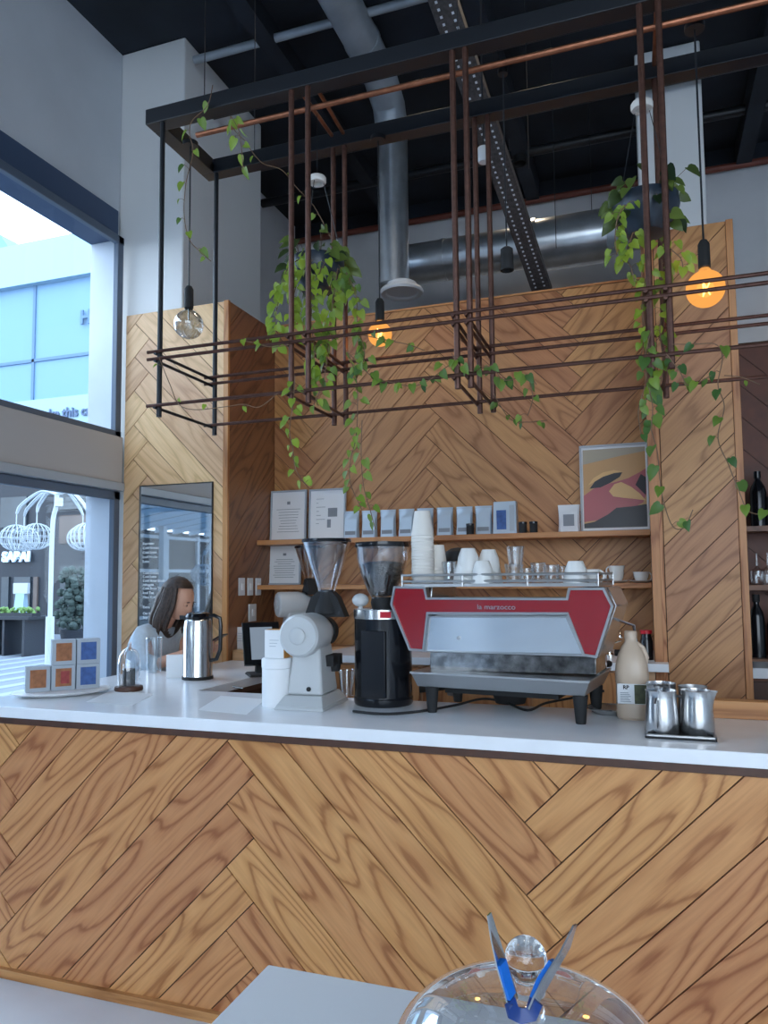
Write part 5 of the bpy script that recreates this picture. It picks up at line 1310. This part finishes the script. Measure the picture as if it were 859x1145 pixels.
# pillar outside the window
p0, p1 = at(96.5, 650, Y=5.6), at(124.5, 650, Y=5.6)
b = bm_(); zA, zB = at(110, 706, Y=5.6).z, at(110, 615, Y=5.6).z
pl = thing('street_pillar', 'white and grey banded square pillar just outside the window', 'pillar', ((p0.x+p1.x)/2, 5.7, -.02))
pz = [(-.02, zA, 'pilw'), (zA, zB, 'pilg'), (zB, at(115, 530, Y=5.6).z, 'pilw'), (at(115, 530, Y=5.6).z, at(118, 440, Y=5.6).z, 'pilg'), (at(118, 440, Y=5.6).z, at(118, 350, Y=5.6).z, 'pilw'), (at(118, 350, Y=5.6).z, 6.5, 'facadeb')]
for za_, zb2, m in pz:
    b = bm_(); box(b, p0.x, p1.x, 5.6, 6.0, za_, zb2); obj('pillar_band', b, m, pl, True)
# facade
YFa = 19.0
bl_ = thing('street_building', 'pale blue office building across the street with sign band', 'building', (-16, YFa, 0))
ztop = at(45, 273, Y=YFa).z; zs1, zs0 = at(60, 450, Y=YFa).z, at(60, 525, Y=YFa).z
fx0, fx1 = -40, -6
b = bm_(); box(b, fx0, fx1, YFa, YFa+8, zs1, ztop); obj('upper_wall', b, 'facade', bl_, True)
zr = at(50, 318, Y=YFa).z; zr2 = at(50, 402, Y=YFa).z
b = bm_(); box(b, fx0, fx1, YFa-.25, YFa-.001, zr, ztop); obj('parapet_band', b, 'facadeb', bl_, True)
b = bm_()
for x in (at(-60, 400, Y=YFa).x, at(38, 400, Y=YFa).x): box(b, x-.05, x+.05, YFa-.05, YFa-.001, zs1, zr)
box(b, fx0, fx1, YFa-.05, YFa-.001, zr2-.05, zr2+.05); obj('joint_lines', b, 'facline', bl_, True)
b = bm_(); box(b, fx0, fx1, YFa-.5, YFa-.001, zs0, zs1); obj('sign_band', b, 'facadeb', bl_, True)
p = at(96, 355, Y=YFa-.1); textmesh('sign_lettering', 'H', 1.35*.45, 'facline', bl_, (p.x+16, -.1, p.z), ext=.03, bold=.02)
p = at(36, 466, Y=YFa-.52); 
textmesh('sign_lettering', 'take this cross', .42, 'lintel', bl_, (at(46, 466, Y=YFa-.52).x+16, -.54, at(82, 461, Y=YFa-.52).z), ext=.02, align='LEFT', bold=.01)
# parapet wedge building far left (bluish roof piece in the sky)
p = at(0, 262, Y=30); q = at(34, 280, Y=30)
b = bm_(); prism(b, [(p.x-6, 0), (q.x, 0), (q.x, q.z-1.5), (p.x, p.z), (p.x-6, p.z+1.0)], 30, 34); tag(obj('distant_building', b, 'facade'), 'blue roofed building corner peeking above the pale facade', 'building')
# shopfront
YSh = 18.4
zg = zs0
sh = thing('shopfront', 'dark navy shopfront with glass doors across the paving', 'shop', (-16, YSh, 0))
b = bm_(); box(b, fx0, fx1, YSh, YSh+.4, -.02, zg); obj('front_wall', b, 'shop', sh, True)
for k, (xa, xb, ya, yb, m) in enumerate(((0, 10, 645, 715, 'shopg'), (14, 34, 645, 715, 'shopg'), (36, 42, 645, 712, 'shoptan'), (66, 100, 575, 608, 'shoptan'), (66, 100, 632, 712, 'shopg'), (0, 30, 555, 590, 'shopg'), (66, 100, 545, 570, 'shopg'))):
    A_ = at(xa, yb, Y=YSh-.05); B2 = at(xb, ya, Y=YSh-.05)
    b = bm_(); box(b, A_.x, B2.x, YSh-.06, YSh-.001, max(A_.z, 0), B2.z); obj('shop_window', b, m, sh, True)
p = at(18, 623, Y=YSh-.1); textmesh('shop_lettering', 'SABAI', .42, 'sky_sign', sh, (p.x+16, -.1, p.z), ext=.03, bold=.02)
b = bm_(); A_ = at(15, 672, Y=16); B2 = at(31, 655, Y=16)
t = thing('menu_stand', 'pale blue lit display board by the shop door', 'sign', (at(23, 700, Y=16).x, 16, -.02))
w_ = at(31, 660, Y=16).x-at(15, 660, Y=16).x
b = bm_(); box(b, -w_/2, w_/2, -.05, .05, at(20, 664, Y=16).z+.02, at(20, 652, Y=16).z+.02); obj('board', b, 'owhite', t, bev=.01)
b = bm_(); frustum(b, (-w_*.35, w_*.35, -.2, .2), (-w_*.3, w_*.3, -.05, .05), 0, at(20, 664, Y=16).z+.02); obj('stand', b, 'facadeb', t)
# planter table outside
p = at(28, 690, Y=13)
t = thing('planter_table', 'long dark outdoor table with a green planter on top', 'table', (at(20, 700, Y=13).x, 13, -.02))
zt_t = at(25, 689, Y=13).z+.02; wL = 2.3
b = bm_(); box(b, -wL, .62, -.35, .35, zt_t-.06, zt_t); obj('tabletop', b, 'shop', t)
for x in (-1.6, -.5, -.1, .45):
    b = bm_(); box(b, x-.03, x+.03, -.3, .3, 0, zt_t-.06); obj('leg', b, 'shop', t)
t2 = thing('planter', 'row of low green shrubs on the outdoor table', 'plant', (t.location.x, 13, zt_t-.02))
b = bm_(); box(b, -wL+.1, .5, -.12, .12, 0, .07); obj('trough', b, 'shop', t2)
b = bm_(); rn = random.Random(4)
for k in range(160):
    sphere(b, (rn.uniform(-wL+.1, .5), rn.uniform(-.12, .12), .07+rn.uniform(0, .10)), rn.uniform(.02, .05), 6, 4)
obj('shrub_foliage', b, 'plantout', t2, smooth=0)
# bicycles/dark shrubs region -> dark potted bush
p = at(82, 720, Y=15)
t = thing('potted_bush', 'dark round bush standing before the shop glass', 'plant', (p.x, 15, -.02))
b = bm_(); lathe(b, [(0, 0), (.25, 0), (.32, .4), (.28, .42), (0, .4)]); obj('pot', b, 'shop', t)
b = bm_()
for k in range(170):
    a_, r_, z_2 = rn.uniform(0, 6.28), rn.uniform(0, .42), rn.uniform(.45, 1.9)
    sphere(b, (r_*math.cos(a_), r_*math.sin(a_), z_2), rn.uniform(.05, .11), 6, 4)
obj('foliage', b, mat('dark_bush', srgb(48, 62, 58), .8), t, smooth=0)
# decorative lamp post with wire globes
LY = 11.0
lp_ = at(55.5, 715, Y=LY)
def lamp_post(loc_, label, sc=1.0):
    t = thing('globe_lamp_post', label, 'lamp post', loc_)
    ztop_ = at(62, 553, Y=LY).z; h = ztop_+.02
    b = bm_(); tube(b, [(0, 0, 0), (0, 0, h*.30)], .075, 14); obj('base_sleeve', b, 'owhite', t)
    b = bm_(); tube(b, catm([(0, 0, h*.28), (0, 0, h*.5), (.0, 0, h*.72), (.02, 0, h*.86), (.08, 0, h*.93), (.09, 0, h*1.0)], 6), .042, 12); obj('post', b, 'owhite', t)
    specs = [(-.36, .0, at(38, 600, Y=LY).z), (-.74, -.1, at(14, 602, Y=LY).z), (-1.15, .5, at(38, 600, Y=LY).z), (.78, .0, at(95, 600, Y=LY).z), (-.05, .85, at(38, 600, Y=LY).z)]
    for k, (x, y, z) in enumerate(specs):
        z = z+.02
        b = bm_()
        for o_ in (-.03, .03):
            tube(b, catm([(.09, o_, h), (x*.4+.06, y*.4+o_, h*1.02), (x*.85, y*.85+o_, h*.95), (x, y+o_*.3, z+.45)], 6), .016, 8)
        a2 = obj('arm', b, 'owhite', t)
        b = bm_(); tube(b, [(x, y, z+.5), (x, y, z+.24)], .01, 6)
        for j in range(9):
            an = PI*j/9
            ring = [Vector((x+.28*math.sin(u)*math.cos(an), y+.28*math.sin(u)*math.sin(an), z+.24*math.cos(u))) for u in (2*PI*q_/24 for q_ in range(25))]
            tube(b, ring, .008, 5)
        for zz_ in (-.12, 0, .12):
            r_ = .28*math.sqrt(1-(zz_/.24)**2); tube(b, [Vector((x+r_*math.cos(u), y+r_*math.sin(u), z+zz_)) for u in (2*PI*q_/24 for q_ in range(25))], .006, 5)
        obj('wire_globe', b, 'owhite', t)
    b = bm_(); lathe(b, [(0, 0), (.07, 0), (.07, .15), (0, .16)], (.16, -.02, h*.93)); obj('lamp_housing', b, 'owhite', t)
    return t
lamp = lamp_post((lp_.x, LY, -.02), 'white street lamp post with wire globe lanterns beyond the window')
dup(lamp, (-6.6, -2.7, -.02), R(100), 'white globe lamp post seen only in the mirror', .70)
# pergola and kiosk seen in the mirror
pg = thing('pergola', 'white slatted pergola outside along the window front', 'pergola', (-6, -2, -.02))
M['canopy'] = leafmat('canopy_sheet', srgb(120, 150, 172), srgb(120, 150, 172), .55)
def zc_(x): return 2.45+(x+8.6)*.15
b = bm_()
for k in range(22): y = -9+k*.55; v_ = [V(b, q) for q in ((-8.6, y, zc_(-8.6)), (-8.6, y+.06, zc_(-8.6)), (-3.75, y+.06, zc_(-3.75)), (-3.75, y, zc_(-3.75)), (-8.6, y, zc_(-8.6)+.12), (-8.6, y+.06, zc_(-8.6)+.12), (-3.75, y+.06, zc_(-3.75)+.12), (-3.75, y, zc_(-3.75)+.12))]; [face(b, [v_[i] for i in f]) for f in ((0, 1, 2, 3), (7, 6, 5, 4), (0, 4, 5, 1), (1, 5, 6, 2), (2, 6, 7, 3), (3, 7, 4, 0))]
obj('rafter', b, 'owhite', pg, True)
b = bm_(); v_ = [V(b, (x, y, zc_(x)+.125)) for x, y in ((-8.6, -9), (-3.75, -9), (-3.75, 2.9), (-8.6, 2.9))]; face(b, v_)
obj('canopy_sheet', b, 'canopy', pg, True)
for x, y in ((-4.4, 1.25), (-4.4, -3), (-4.4, -6.9), (-8.1, 1.25), (-8.1, -3), (-8.1, -6.9)):
    b = bm_(); box(b, x-.05, x+.05, y-.05, y+.05, -.02, zc_(x)); obj('post', b, 'owhite', pg, True)
kk = thing('kiosk', 'dark glazed kiosk front with white bars seen in the mirror', 'kiosk', (-8.5, -3, -.02))
b = bm_(); box(b, -9.2, -8.62, -9, 1.5, -.02, 2.5); obj('kiosk_wall', b, 'shop', kk, True)
b = bm_()
for k in range(10): y = -8+k*1.05; box(b, -8.62, -8.56, y-.04, y+.04, -.02, 2.44)
for z in (.9, 1.75, 2.38): box(b, -8.62, -8.57, -8, 1.5, z-.03, z+.03)
obj('window_bars', b, 'owhite', kk, True)
b = bm_(); box(b, -8.62, -8.54, -8, 1.5, -.02, .85); obj('base_panel', b, 'pilg', kk, True)

# ================================================================== LIGHT
wd = bpy.data.worlds.new('world'); C.world = wd; wd.use_nodes = True
n = wd.node_tree.nodes; l = wd.node_tree.links; n.clear()
o = n.new('ShaderNodeOutputWorld'); bg = n.new('ShaderNodeBackground')
tc = n.new('ShaderNodeTexCoord'); sp = n.new('ShaderNodeSeparateXYZ'); l.new(tc.outputs['Generated'], sp.inputs[0])
cr = n.new('ShaderNodeValToRGB'); l.new(sp.outputs['Z'], cr.inputs[0])
cr.color_ramp.elements[0].position = 0; cr.color_ramp.elements[0].color = (.76, .88, 1, 1)
cr.color_ramp.elements[1].position = .7; cr.color_ramp.elements[1].color = (.60, .78, 1, 1)
bg.inputs[1].default_value = 6.0
l.new(cr.outputs[0], bg.inputs[0]); l.new(bg.outputs[0], o.inputs[0])
# added warm fill spots, made up to brighten the back counter and rear wall
for k, (x, y) in enumerate(((-1.3, 3.95), (-.5, 3.95), (-.9, 6.2), (1.6, 6.2))):
    t = thing('fill_spot', ['added warm fill spot over the back counter left', 'added warm fill spot over the back counter right', 'added fill spot before the rear wall left', 'added fill spot before the rear wall right'][k], 'lamp', (x, y, 5.08))
    b = bm_(); lathe(b, [(0, .12), (.05, .12), (.06, .10), (.06, -.03), (.052, -.03), (.05, .05), (0, .05)]); obj('lamp_housing', b, 'blackmatte', t)
    b = bm_(); tube(b, [(0, 0, .12), (0, 0, ZCEIL-t.location.z)], .008, 8); obj('stem', b, 'black', t)
    li = bpy.data.lights.new('fill_light', 'SPOT'); li.energy = 30 if k < 2 else 26; li.color = (1, .80, .58); li.spot_size = R(110); li.spot_blend = .8; li.shadow_soft_size = .12
    lo = bpy.data.objects.new('fill_light', li); COL.objects.link(lo); lo.location = (0, 0, -.04); lo.parent = t
C.view_settings.view_transform = 'Standard'; C.view_settings.look = 'None'; C.view_settings.gamma = 1; C.view_settings.use_curve_mapping = False
C.view_settings.exposure = 0.06
